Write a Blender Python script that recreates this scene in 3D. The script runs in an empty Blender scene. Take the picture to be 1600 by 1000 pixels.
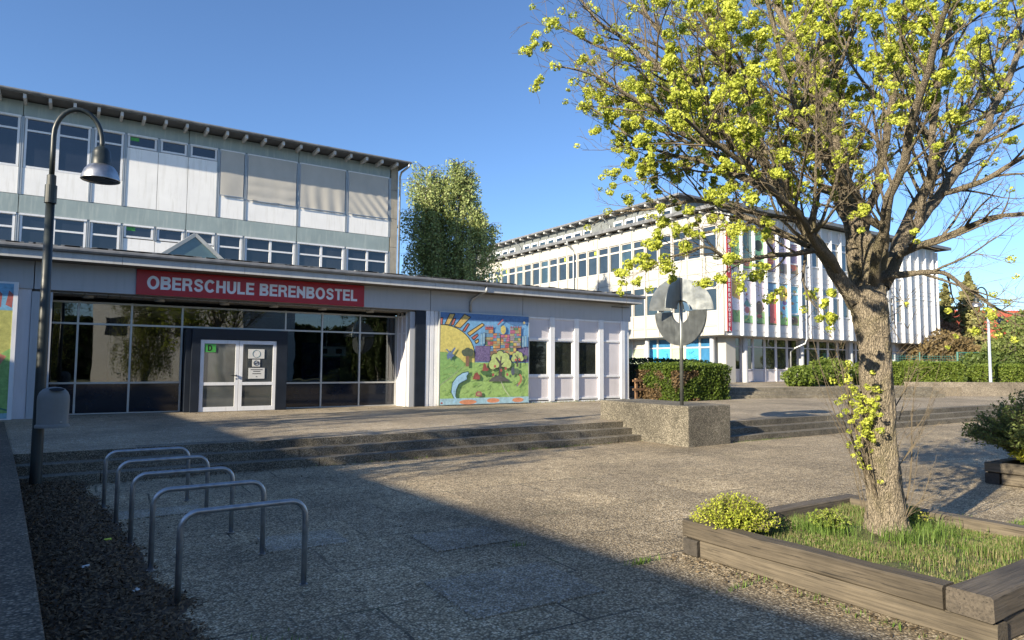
import bpy, bmesh, math, random
import numpy as np
from mathutils import Vector, Matrix, noise
random.seed(7); rng = np.random.default_rng(7)
S = bpy.context.scene; C = S.collection
rad = math.radians

# ------------------------------------------------------------------ camera
cam = bpy.data.cameras.new('camera'); cam.lens = 1046/1600*36; cam.sensor_width = 36
cam.clip_start = 0.05; cam.clip_end = 3000
co = bpy.data.objects.new('camera', cam); C.objects.link(co); S.camera = co
vx = Vector((1596, 81, 1046)).normalized(); vy = Vector((-689, 65, 1046)); vy = (vy - vx*vx.dot(vy)).normalized()
vz = vx.cross(vy)
Rw = Matrix((vx, vy, vz))                       # world axes, in camera (right, down, forward)
right, down, fwd = Rw.col[0], Rw.col[1], Rw.col[2]
co.matrix_world = Matrix(((right[0], -down[0], -fwd[0], 0), (right[1], -down[1], -fwd[1], 0), (right[2], -down[2], -fwd[2], 1.85), (0, 0, 0, 1)))

# ------------------------------------------------------------------ light
EL, AZ = rad(21.5), rad(12.5)                   # light travels towards +X, a little +Y
W = bpy.data.worlds.new('World'); S.world = W; W.use_nodes = True
nt = W.node_tree; nt.nodes.clear()
sky = nt.nodes.new('ShaderNodeTexSky'); sky.sky_type = 'NISHITA'; sky.sun_disc = False
sky.sun_elevation = EL; sky.sun_rotation = math.atan2(-math.cos(AZ), -math.sin(AZ))
sky.altitude = 50; sky.air_density = 0.9; sky.dust_density = 0.3; sky.ozone_density = 5.0
bg = nt.nodes.new('ShaderNodeBackground'); bg.inputs[1].default_value = 0.100
wo = nt.nodes.new('ShaderNodeOutputWorld')
tint = nt.nodes.new('ShaderNodeMix'); tint.data_type = 'RGBA'; tint.blend_type = 'MULTIPLY'; tint.inputs[0].default_value = 1; tint.inputs[7].default_value = (.94, .955, .985, 1)
nt.links.new(sky.outputs[0], tint.inputs[6]); hs = nt.nodes.new('ShaderNodeHueSaturation'); hs.inputs['Saturation'].default_value = 1.0; nt.links.new(tint.outputs[2], hs.inputs['Color']); nt.links.new(hs.outputs[0], bg.inputs[0]); nt.links.new(bg.outputs[0], wo.inputs[0])
sl = bpy.data.lights.new('sun', 'SUN'); sl.energy = 5.0; sl.angle = rad(0.5); sl.color = (1.0, 0.875, 0.67)
so = bpy.data.objects.new('sun', sl); C.objects.link(so)
ld = Vector((math.cos(EL)*math.cos(AZ), math.cos(EL)*math.sin(AZ), -math.sin(EL)))
so.rotation_euler = ld.to_track_quat('-Z', 'Y').to_euler(); so.location = (-20, -5, 20)
S.view_settings.view_transform = 'Standard'; S.view_settings.look = 'None'; S.view_settings.gamma = 1
S.view_settings.exposure = 1.15; S.view_settings.use_curve_mapping = False

# ------------------------------------------------------------------ materials
def newmat(name):
    m = bpy.data.materials.new(name); m.use_nodes = True
    return m, m.node_tree, m.node_tree.nodes['Principled BSDF']
def nd(t, kind, **kw):
    n = t.nodes.new(kind)
    for k, v in kw.items():
        if k in n.inputs.keys(): n.inputs[k].default_value = v
        else: setattr(n, k, v)
    return n
def rgba(c): return (c[0], c[1], c[2], 1)
def ramp(t, stops, fac=None):
    r = t.nodes.new('ShaderNodeValToRGB'); e = r.color_ramp.elements
    while len(e) < len(stops): e.new(0.5)
    for i, (p, c) in enumerate(stops):
        e[i].position = p; e[i].color = rgba(c) if not isinstance(c, (int, float)) else (c, c, c, 1)
    if fac is not None: t.links.new(fac, r.inputs[0])
    return r
def mixc(t, a, b, fac, mode='MIX'):
    m = t.nodes.new('ShaderNodeMix'); m.data_type = 'RGBA'; m.blend_type = mode
    for i, v in ((0, fac), (6, a), (7, b)):
        if hasattr(v, 'is_linked') or hasattr(v, 'links'): t.links.new(v, m.inputs[i])
        elif isinstance(v, (int, float)): m.inputs[i].default_value = v if i == 0 else (v, v, v, 1)
        else: m.inputs[i].default_value = rgba(v)
    return m.outputs[2]
def coords(t, scale=(1, 1, 1), rot=(0, 0, 0)):
    c = t.nodes.new('ShaderNodeTexCoord'); mp = nd(t, 'ShaderNodeMapping')
    mp.inputs['Scale'].default_value = scale; mp.inputs['Rotation'].default_value = rot
    t.links.new(c.outputs['Object'], mp.inputs[0]); return mp.outputs[0]
def noi(t, vec, scale, detail=4, rough=.55):
    n = nd(t, 'ShaderNodeTexNoise', Scale=scale, Detail=detail, Roughness=rough); t.links.new(vec, n.inputs['Vector']); return n.outputs['Fac']
def vor(t, vec, scale, out='Color', feat='F1'):
    n = t.nodes.new('ShaderNodeTexVoronoi'); n.feature = feat; n.inputs['Scale'].default_value = scale
    t.links.new(vec, n.inputs['Vector']); return n.outputs[out]
def bump(t, b, h, strength=.3, dist=.01):
    n = nd(t, 'ShaderNodeBump', Strength=strength, Distance=dist); t.links.new(h, n.inputs['Height']); t.links.new(n.outputs[0], b.inputs['Normal']); return n

def paint(name, col, rough=.45, metal=0, var=.12, vs=3.0, dirt=None, streak=True, spec=.5, bumpv=0):
    m, t, b = newmat(name)
    v = coords(t); n1 = noi(t, v, vs, 5)
    lo = tuple(c*(1-var) for c in col); hi = tuple(min(1, c*(1+var*.6)) for c in col)
    o = ramp(t, [(.3, lo), (.7, hi)], n1).outputs[0]
    if dirt:
        vv = coords(t, (5, 5, .5) if streak else (1, 1, 1)); n2 = noi(t, vv, 1.6, 6, .65)
        f = ramp(t, [(.5, 0), (.78, dirt[1])], n2).outputs[0]
        o = mixc(t, o, dirt[0], f)
    t.links.new(o, b.inputs['Base Color'])
    r = ramp(t, [(.3, rough*.85), (.7, min(1, rough*1.2))], n1); t.links.new(r.outputs[0], b.inputs['Roughness'])
    b.inputs['Metallic'].default_value = metal; b.inputs['Specular IOR Level'].default_value = spec
    if bumpv: bump(t, b, n1, bumpv, .02)
    return m

def aggregate(name, dark, light, scale=70, joints=None, bmp=.6, moss=.0, patch=.35, pebble=(.62, .6, .56)):
    m, t, b = newmat(name)
    v = coords(t)
    cell = vor(t, v, scale); sep = t.nodes.new('ShaderNodeSeparateColor'); t.links.new(cell, sep.inputs[0])
    dist = vor(t, v, scale, 'Distance')
    c1 = ramp(t, [(0, dark), (.45, tuple((a+c)/2 for a, c in zip(dark, light))), (.75, light), (1, pebble)], sep.outputs[0]).outputs[0]
    gap = ramp(t, [(.35, 0), (.75, .75)], dist).outputs[0]
    c1 = mixc(t, c1, tuple(x*.4 for x in dark), gap)
    big = noi(t, v, .55, 6, .6); med = noi(t, v, 6, 5, .7)
    pf = ramp(t, [(.32, 1-patch), (.68, 1.12)], big).outputs[0]
    c1 = mixc(t, c1, pf, 1.0, 'MULTIPLY')
    c1 = mixc(t, c1, ramp(t, [(.3, .72), (.7, 1.18)], med).outputs[0], 1.0, 'MULTIPLY')
    st = noi(t, v, .23, 8, .75); c1 = mixc(t, c1, ramp(t, [(.36, .74), (.5, 1.0), (.66, 1.12)], st).outputs[0], 1.0, 'MULTIPLY')
    h = dist
    if joints:
        jw, jh, ang = joints
        vj0 = coords(t, (1, 1, 1), (0, 0, ang))
        wob = t.nodes.new('ShaderNodeTexNoise'); wob.inputs['Scale'].default_value = 1.3; t.links.new(v, wob.inputs['Vector'])
        ad = nd(t, 'ShaderNodeVectorMath', operation='MULTIPLY_ADD'); t.links.new(wob.outputs['Color'], ad.inputs[0]); ad.inputs[1].default_value = (.05, .05, .05); t.links.new(vj0, ad.inputs[2])
        br = t.nodes.new('ShaderNodeTexBrick'); br.offset = .5
        br.inputs['Scale'].default_value = 1; br.inputs['Brick Width'].default_value = jw; br.inputs['Row Height'].default_value = jh
        br.inputs['Mortar Size'].default_value = .013; br.inputs['Mortar Smooth'].default_value = .3; br.inputs['Bias'].default_value = 0
        br.inputs['Color1'].default_value = (.84, .84, .84, 1); br.inputs['Color2'].default_value = (1.14, 1.13, 1.09, 1); br.inputs['Mortar'].default_value = (1, 1, 1, 1)
        t.links.new(ad.outputs[0], br.inputs['Vector'])
        c1 = mixc(t, c1, br.outputs['Color'], .8, 'MULTIPLY')
        jm = noi(t, v, 1.1, 3, .5); jf = ramp(t, [(.44, .05), (.60, .85)], jm).outputs[0]
        f = nd(t, 'ShaderNodeMath', operation='MULTIPLY'); t.links.new(br.outputs['Fac'], f.inputs[0]); t.links.new(jf, f.inputs[1])
        mc = mixc(t, (.05, .045, .035), (.05, .075, .02), ramp(t, [(.55, 0), (.66, 1)], noi(t, v, .8, 3)).outputs[0])
        c1 = mixc(t, c1, mc, f.outputs[0])
    if moss:
        mf = ramp(t, [(.56, 0), (.72, moss)], noi(t, v, 1.7, 7, .7)).outputs[0]
        c1 = mixc(t, c1, (.035, .032, .022), mf)
    t.links.new(c1, b.inputs['Base Color']); b.inputs['Roughness'].default_value = .85
    inv = nd(t, 'ShaderNodeMath', operation='SUBTRACT'); inv.inputs[0].default_value = 1; t.links.new(dist, inv.inputs[1])
    b1 = bump(t, b, inv.outputs[0], bmp, .008)
    if joints:
        i2 = nd(t, 'ShaderNodeMath', operation='SUBTRACT'); i2.inputs[0].default_value = 1; t.links.new(f.outputs[0], i2.inputs[1])
        b2 = nd(t, 'ShaderNodeBump', Strength=.8, Distance=.03); t.links.new(i2.outputs[0], b2.inputs['Height']); t.links.new(b1.outputs[0], b2.inputs['Normal']); t.links.new(b2.outputs[0], b.inputs['Normal'])
    return m

def glassy(name, tint=(.02, .03, .045), rough=.04, var=None, spec=.8):
    m, t, b = newmat(name)
    v = coords(t); n = noi(t, v, .8, 3)
    oi = t.nodes.new('ShaderNodeObjectInfo')
    o = ramp(t, [(0, tuple(x*.6 for x in tint)), (.6, tint), (1, var or tuple(x*1.7 for x in tint))], oi.outputs['Random']).outputs[0]
    o = mixc(t, o, tuple(x*.4 for x in tint), ramp(t, [(.4, 0), (.6, .6)], n).outputs[0])
    t.links.new(o, b.inputs['Base Color']); b.inputs['Roughness'].default_value = rough
    b.inputs['Specular IOR Level'].default_value = spec; b.inputs['IOR'].default_value = 1.6
    nb = noi(t, v, .9, 2); bump(t, b, nb, .06, .05)
    return m
def clearglass(name, tint=(.55, .6, .6), fres=1.5):
    m = bpy.data.materials.new(name); m.use_nodes = True; t = m.node_tree; t.nodes.clear()
    tr = nd(t, 'ShaderNodeBsdfTransparent'); tr.inputs[0].default_value = rgba(tint)
    gl = nd(t, 'ShaderNodeBsdfGlossy'); gl.inputs['Roughness'].default_value = .01; gl.inputs[0].default_value = (.95, .97, 1, 1)
    fr = nd(t, 'ShaderNodeFresnel', IOR=fres); ma = nd(t, 'ShaderNodeMath', operation='MULTIPLY_ADD')
    ma.inputs[1].default_value = 1.25; ma.inputs[2].default_value = .05
    t.links.new(fr.outputs[0], ma.inputs[0]); mx = nd(t, 'ShaderNodeMixShader'); t.links.new(ma.outputs[0], mx.inputs[0])
    t.links.new(tr.outputs[0], mx.inputs[1]); t.links.new(gl.outputs[0], mx.inputs[2])
    v = coords(t); nb = noi(t, v, .7, 2); bp = nd(t, 'ShaderNodeBump', Strength=.05, Distance=.05); t.links.new(nb, bp.inputs['Height']); t.links.new(bp.outputs[0], gl.inputs['Normal'])
    o = nd(t, 'ShaderNodeOutputMaterial'); t.links.new(mx.outputs[0], o.inputs[0]); return m
def vcol(name, rough=.6, trans=0, noisev=0, spec=.3):
    m, t, b = newmat(name)
    a = t.nodes.new('ShaderNodeVertexColor'); a.layer_name = 'Col'; o = a.outputs[0]
    if noisev:
        hs = t.nodes.new('ShaderNodeHueSaturation'); hs.inputs['Saturation'].default_value = .84; hs.inputs['Value'].default_value = 1.1; t.links.new(o, hs.inputs['Color']); o = hs.outputs[0]
        v = coords(t, (1, 1, 1)); n = noi(t, v, 9, 6, .7); o = mixc(t, o, ramp(t, [(.3, 1-noisev), (.7, 1+noisev*.5)], n).outputs[0], 1.0, 'MULTIPLY')
    t.links.new(o, b.inputs['Base Color']); b.inputs['Roughness'].default_value = rough; b.inputs['Specular IOR Level'].default_value = spec
    if trans:
        tl = nd(t, 'ShaderNodeBsdfTranslucent'); t.links.new(o, tl.inputs[0]); mx = nd(t, 'ShaderNodeMixShader'); mx.inputs[0].default_value = trans
        t.links.new(b.outputs[0], mx.inputs[1]); t.links.new(tl.outputs[0], mx.inputs[2]); t.links.new(mx.outputs[0], t.nodes['Material Output'].inputs[0])
    return m
def wood(name, dark, light, axis=1, rough=.8):
    m, t, b = newmat(name)
    sc = [30, 30, 30]; sc[axis] = 1.1
    v = coords(t, tuple(sc)); n = noi(t, v, 1.6, 8, .65); v2 = coords(t); n2 = noi(t, v2, 1.5, 3)
    sc3 = [38, 38, 38]; sc3[axis] = 1.0; v3 = coords(t, tuple(sc3)); n3 = noi(t, v3, 1.6, 5)
    o = ramp(t, [(.25, dark), (.55, light), (.8, tuple(x*1.25 for x in light))], n).outputs[0]
    o = mixc(t, o, ramp(t, [(.3, .55), (.6, 1.15)], n2).outputs[0], 1.0, 'MULTIPLY')
    o = mixc(t, o, tuple(x*.3 for x in dark), ramp(t, [(.60, 0), (.68, .85)], n3).outputs[0])
    t.links.new(o, b.inputs['Base Color']); b.inputs['Roughness'].default_value = rough; bump(t, b, n3, .5, .012); return m
def bark(name, dark, light, moss, scale=1.0):
    m, t, b = newmat(name)
    v = coords(t, (1, 1, .28)); d = vor(t, v, 85*scale, 'Distance'); n = noi(t, v, 55*scale, 8, .85); v2 = coords(t); n2 = noi(t, v2, 2.2, 5, .65)
    v3 = coords(t, (1, 1, .24)); wb_ = nd(t, 'ShaderNodeVectorMath', operation='MULTIPLY_ADD'); wn = nd(t, 'ShaderNodeTexNoise', Scale=9, Detail=3); t.links.new(v2, wn.inputs['Vector']); t.links.new(wn.outputs['Color'], wb_.inputs[0]); wb_.inputs[1].default_value = (.09, .09, .09); t.links.new(v3, wb_.inputs[2])
    d2 = ramp(t, [(0, 0), (.16, .75), (.5, 1)], vor(t, wb_.outputs[0], 52*scale, 'Distance', 'DISTANCE_TO_EDGE')).outputs[0]; h = mixc(t, mixc(t, d, n, .68), d2, .26)
    o = ramp(t, [(.27, dark), (.46, light), (.66, tuple(x*1.35 for x in light))], h).outputs[0]
    o = mixc(t, o, moss, ramp(t, [(.5, 0), (.66, .6)], n2).outputs[0])
    t.links.new(o, b.inputs['Base Color']); b.inputs['Roughness'].default_value = .9; bump(t, b, h, 1.0, .05); return m

M = {}
M['plaza'] = aggregate('exposed_aggregate_paving', (.20, .155, .095), (.68, .55, .36), 58, pebble=(.82, .72, .54), joints=(1.25, 1.0, rad(2)), bmp=.9, moss=.45, patch=.4)
M['pale_slab'] = aggregate('pale_slab', (.28, .24, .17), (.70, .61, .46), 62, bmp=.9, moss=.2)
M['dark_slab'] = aggregate('dark_slab', (.22, .185, .13), (.57, .485, .345), 62, bmp=.9, moss=.4)
M['terrace'] = aggregate('terrace_paving', (.25, .20, .13), (.58, .475, .32), 70, joints=None, bmp=.6, moss=.25, patch=.3)
M['step'] = aggregate('step_concrete', (.10, .088, .066), (.34, .30, .22), 80, bmp=.6, moss=.55, patch=.4, pebble=(.4, .38, .34))
M['plinth'] = aggregate('weathered_aggregate_concrete', (.10, .088, .066), (.30, .27, .205), 75, bmp=.8, moss=.8, patch=.5, pebble=(.46, .42, .34))
M['lowwall'] = aggregate('low_wall_concrete', (.060, .050, .037), (.19, .16, .115), 55, bmp=.7, moss=.5, patch=.4, pebble=(.30, .26, .2))
M['tanwall'] = aggregate('tan_wall_concrete', (.17, .145, .11), (.36, .31, .24), 60, bmp=.3, moss=.2, patch=.25, pebble=(.45, .4, .33))
M['soil'] = paint('bare_soil', (.075, .055, .038), .95, var=.5, vs=14, bumpv=.8)
M['grassbase'] = paint('turf_base', (.085, .095, .030), .95, var=.5, vs=10, bumpv=.6)
M['field'] = paint('distant_ground', (.10, .115, .05), .95, var=.4, vs=.6)
M['galv'] = paint('galvanised_steel', (.42, .44, .46), .36, .85, var=.22, vs=18, dirt=((.22, .22, .23), .6))
M['lampgreen'] = paint('dark_green_grey_paint', (.018, .025, .025), .42, 0, var=.25, vs=8, dirt=((.05, .055, .05), .5))
M['lampalu'] = paint('brushed_aluminium_shade', (.46, .46, .46), .34, .9, var=.25, vs=9, dirt=((.3, .29, .27), .6))
M['lamplens'] = glassy('lamp_lens', (.09, .085, .075), .12)
M['polegrey'] = paint('pale_grey_pole_paint', (.36, .42, .50), .5, 0, var=.15)
M['bin'] = paint('grey_bin_plastic', (.18, .185, .18), .5, 0, var=.12, vs=6, dirt=((.15, .15, .14), .5))
M['black'] = paint('black_opening', (.008, .008, .009), .8)
M['sculpt'] = paint('brushed_stainless_steel', (.40, .42, .41), .38, .92, var=.18, vs=5, dirt=((.2, .21, .2), .7))
M['sculptdark'] = paint('dull_steel', (.21, .225, .22), .42, .8, var=.2, vs=5, dirt=((.09, .1, .1), .7))
M['mirror'] = paint('polished_steel', (.75, .77, .8), .08, 1, var=.03)
M['white'] = paint('white_frame_paint', (.74, .75, .77), .45, 0, var=.06, dirt=((.45, .45, .43), .5))
M['whitewarm'] = paint('warm_white_panel', (.49, .475, .445), .5, 0, var=.06, vs=.8, dirt=((.50, .47, .40), .4))
M['whitepanel'] = paint('white_render_panel', (.86, .85, .83), .6, 0, var=.06, vs=1.2, dirt=((.60, .58, .52), .6))
M['cream'] = paint('cream_panel', (.43, .42, .385), .5, 0, var=.05, vs=1, dirt=((.5, .47, .4), .35))
M['finpanel'] = paint('grey_white_cladding', (.56, .57, .58), .45, 0, var=.07, vs=1, dirt=((.33, .34, .35), .4))  # grey-white cladding of the fin front
M['lilac'] = paint('pale_lilac_panel', (.63, .60, .62), .45, 0, var=.06, vs=1, dirt=((.48, .46, .46), .4))
M['mullion'] = paint('grey_metal_mullion', (.38, .41, .43), .4, .3, var=.1, dirt=((.2, .2, .2), .6))
M['sage'] = paint('grey_green_spandrel', (.29, .355, .355), .5, 0, var=.14, vs=.9, dirt=((.44, .49, .46), .8))
M['bluegrey'] = paint('blue_grey_fascia', (.42, .435, .46), .42, 0, var=.06, vs=.7, dirt=((.30, .32, .34), .5))
M['gutter'] = paint('weathered_gutter', (.20, .205, .21), .5, .3, var=.3, vs=4, dirt=((.25, .24, .22), .6), streak=False)
M['eave'] = paint('eave_board', (.50, .50, .49), .5, 0, var=.12, vs=2, dirt=((.25, .24, .21), .6))
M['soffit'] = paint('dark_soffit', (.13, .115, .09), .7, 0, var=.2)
M['ceil'] = paint('soffit_slats', (.24, .225, .20), .6, 0, var=.2)
M['roof'] = paint('grey_roofing', (.10, .10, .10), .8, 0, var=.25, vs=3)
M['navy'] = paint('dark_navy_portal', (.012, .017, .027), .45, 0, var=.2, spec=.35)
M['navypane'] = paint('dark_navy_parapet_glass', (.010, .014, .024), .06, 0, var=.2, spec=.6)
M['red'] = paint('red_sign_board', (.42, .012, .022), .35, 0, var=.06, vs=1)
M['letters'] = paint('white_lettering', (.80, .81, .84), .5, 0, var=.03)
M['glass_up'] = glassy('window_glass_upper', (.018, .022, .034), .03, (.05, .055, .06))
M['glass_rb'] = glassy('window_glass_far', (.030, .045, .060), .03, (.05, .10, .13))
M['glass_hall'] = clearglass('lobby_glass')
M['glass_room'] = glassy('room_window_glass', (.035, .040, .036), .03)
M['doorglass'] = glassy('door_glass', (.075, .082, .080), .04)
M['skyglass'] = glassy('skylight_glass', (.10, .16, .17), .05)
M['alu'] = paint('aluminium_frame', (.50, .51, .50), .4, .5, var=.08)
M['pillar'] = paint('concrete_pillar', (.36, .33, .27), .8, 0, var=.2, vs=3, dirt=((.2, .18, .14), .6), bumpv=.2)
M['zinc'] = paint('zinc_pipe', (.42, .44, .45), .4, .7, var=.2, vs=4, dirt=((.25, .25, .25), .6))
M['blind'] = None
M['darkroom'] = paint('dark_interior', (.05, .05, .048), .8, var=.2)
M['roomfloor'] = paint('interior_floor', (.06, .055, .05), .35, var=.2)
M['blue'] = paint('blue_noticeboard', (.010, .025, .16), .6, var=.1)
M['cyan'] = paint('cyan_poster', (.06, .40, .72), .5, var=.25, vs=3)
M['cyandk'] = paint('deep_blue_poster', (.03, .16, .33), .5, var=.2, vs=3)
M['palegreen'] = paint('pale_green_interior', (.40, .48, .34), .5, var=.1)
M['conduit'] = paint('corrugated_cladding', (.24, .26, .26), .5, .3, var=.1)
M['vc'] = vcol('painted_artwork', .5, noisev=.32)
M['leaf'] = vcol('leaf', .55, .35); M['needle'] = vcol('needle', .6, .15)
M['blade'] = vcol('grass_blade', .6, .35); M['litter'] = vcol('leaf_litter', .9)
M['wood'] = wood('weathered_timber_y', (.035, .029, .021), (.118, .098, .070), 1)
M['wood2'] = wood('dark_weathered_timber', (.028, .023, .017), (.085, .070, .050), 1)
M['woodx'] = wood('weathered_timber_x', (.035, .030, .024), (.105, .088, .068), 0)
M['woodend'] = paint('dark_timber_end', (.055, .048, .04), .9, var=.4, vs=25, bumpv=.6)
M['fencewood'] = wood('brown_fence_timber', (.10, .055, .03), (.26, .15, .08), 0)
M['bark'] = bark('elm_bark', (.050, .040, .028), (.28, .235, .17), (.16, .145, .05))
M['bark2'] = bark('elm_branch_bark', (.045, .037, .027), (.245, .205, .145), (.150, .135, .055), 1.3)
M['twig'] = paint('twig_bark', (.125, .10, .066), .85, var=.3, vs=8)
M['birchbark'] = paint('birch_bark', (.55, .53, .48), .8, var=.25, vs=8, dirt=((.06, .055, .05), .9), streak=False)
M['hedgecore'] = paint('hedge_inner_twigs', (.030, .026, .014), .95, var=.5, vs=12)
M['rooftile'] = paint('red_roof_tiles', (.38, .085, .05), .7, var=.18, vs=4, dirt=((.22, .05, .035), .6))
M['greenfence'] = paint('green_fence_paint', (.03, .13, .11), .5, var=.1)
M['white_paper'] = paint('white_paper', (.62, .62, .60), .7, var=.05)
M['green_sticker'] = paint('green_sticker', (.06, .32, .06), .5, var=.05)
M['yellow_sticker'] = paint('yellow_green_sticker', (.55, .65, .05), .5, var=.05)
M['oppwall'] = paint('opposite_wall', (.60, .58, .54), .7, var=.08)
M['downlight'] = paint('downlight_ring', (.35, .35, .34), .4, var=.1)

def blindmat():
    m, t, b = newmat('fabric_blind'); v = coords(t, (1.2, 1, .7)); n = noi(t, v, 1.2, 3)
    o = ramp(t, [(.3, (.42, .405, .37)), (.7, (.49, .47, .43))], n).outputs[0]
    t.links.new(o, b.inputs['Base Color']); b.inputs['Roughness'].default_value = .9; bump(t, b, n, .2, .04); return m
M['blind'] = blindmat()
M['joint'] = paint('panel_gap_shade', (.25, .235, .21), .6)

# ------------------------------------------------------------------ mesh helpers
ORG = {}
class MB:
    def __init__(s): s.v = []; s.f = []; s.c = []
    def add(s, vs, fs, col=None):
        o = len(s.v); s.v += [tuple(x) for x in vs]
        for f in fs: s.f.append(tuple(i+o for i in f)); s.c.append(col)
        return s
    def box(s, x0, x1, y0, y1, z0, z1, col=None):
        x0, x1 = sorted((x0, x1)); y0, y1 = sorted((y0, y1)); z0, z1 = sorted((z0, z1))
        return s.add([(x0,y0,z0),(x1,y0,z0),(x1,y1,z0),(x0,y1,z0),(x0,y0,z1),(x1,y0,z1),(x1,y1,z1),(x0,y1,z1)],
                     [(0,3,2,1),(4,5,6,7),(0,1,5,4),(1,2,6,5),(2,3,7,6),(3,0,4,7)], col)
    def prism(s, poly, z0, z1, col=None):
        n = len(poly)
        a = sum(poly[i][0]*poly[(i+1)%n][1]-poly[(i+1)%n][0]*poly[i][1] for i in range(n))
        if a < 0: poly = poly[::-1]
        vs = [(x, y, z0) for x, y in poly]+[(x, y, z1) for x, y in poly]
        return s.add(vs, [tuple(range(n))[::-1], tuple(range(n, 2*n))]+[(i, (i+1)%n, (i+1)%n+n, i+n) for i in range(n)], col)
    def tube(s, pts, rs, n=8, col=None, cap=True, rough=0):
        pts = [Vector(p) for p in pts]
        if isinstance(rs, (int, float)): rs = [rs]*len(pts)
        o = len(s.v); up = None
        for i, p in enumerate(pts):
            d = (pts[min(i+1, len(pts)-1)]-pts[max(i-1, 0)]).normalized()
            if up is None: up = d.orthogonal().normalized()
            up = (up-d*up.dot(d)); up = up.normalized() if up.length > 1e-6 else d.orthogonal().normalized()
            w = d.cross(up)
            for k in range(n):
                a = 2*math.pi*k/n; q = up*math.cos(a)+w*math.sin(a); r = rs[i]
                if rough:
                    w_ = p+q*r; r *= 1+rough*noise.noise(Vector((w_.x*9, w_.y*9, w_.z*3)))-rough*.9*abs(noise.noise(Vector((w_.x*26, w_.y*26, w_.z*6))))
                s.v.append(tuple(p+q*r))
        for i in range(len(pts)-1):
            for k in range(n):
                a = o+i*n+k; b = o+i*n+(k+1)%n; s.f.append((a, b, b+n, a+n)); s.c.append(col)
        if cap:
            s.f.append(tuple(o+k for k in range(n))[::-1]); s.c.append(col)
            e = o+(len(pts)-1)*n; s.f.append(tuple(e+k for k in range(n))); s.c.append(col)
        return s
    def lathe(s, prof, cx, cy, n=24, col=None, axis=None):
        o = len(s.v)
        for r, z in prof:
            for k in range(n):
                a = 2*math.pi*k/n; s.v.append((cx+r*math.cos(a), cy+r*math.sin(a), z))
        for i in range(len(prof)-1):
            for k in range(n):
                a = o+i*n+k; b = o+i*n+(k+1)%n; s.f.append((a, b, b+n, a+n)); s.c.append(col)
        return s
    def build(s, name, mat, parent=None, org=None, smooth=False, bevel=0, label=None, kind=None):
        me = bpy.data.meshes.new(name)
        if parent is not None: org = ORG[parent.name]
        org = Vector(org or (0, 0, 0))
        v = np.array(s.v, dtype=np.float64)-np.array(org)
        me.from_pydata(v.tolist(), [], s.f)
        if any(c is not None for c in s.c):
            ca = me.color_attributes.new('Col', 'FLOAT_COLOR', 'CORNER'); cols = []
            for p, c in zip(me.polygons, s.c): cols += list(rgba(c or (.5, .5, .5)))*p.loop_total
            ca.data.foreach_set('color', cols)
        if smooth: me.polygons.foreach_set('use_smooth', [True]*len(me.polygons))
        me.materials.append(M[mat] if isinstance(mat, str) else mat)
        o = bpy.data.objects.new(name, me); C.objects.link(o)
        if parent is not None: o.parent = parent
        else: o.location = org
        ORG[o.name] = org
        if bevel:
            bv = o.modifiers.new('bevel', 'BEVEL'); bv.width = bevel; bv.segments = 2; bv.limit_method = 'ANGLE'
        if label: o['label'] = label
        if kind: o['kind'] = kind
        return o
def thing(name, label, cat, loc, group=None):
    o = bpy.data.objects.new(name, None); o.empty_display_size = .2; C.objects.link(o); o.location = loc
    o['label'] = label; o['category'] = cat
    if group: o['group'] = group
    ORG[o.name] = Vector(loc); return o
def tag(o, label, cat=None, group=None, kind=None):
    o['label'] = label
    if cat: o['category'] = cat
    if group: o['group'] = group
    if kind: o['kind'] = kind
    return o
def copy_tree(o, parent=None):
    c = o.copy(); C.objects.link(c); ORG[c.name] = ORG[o.name]
    if parent is not None: c.parent = parent
    for ch in list(o.children): copy_tree(ch, c)
    return c
def struct(name, mb, mat, label, org=None, **k):
    o = mb.build(name, mat, org=org, **k); o['kind'] = 'structure'; o['label'] = label; return o

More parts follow.
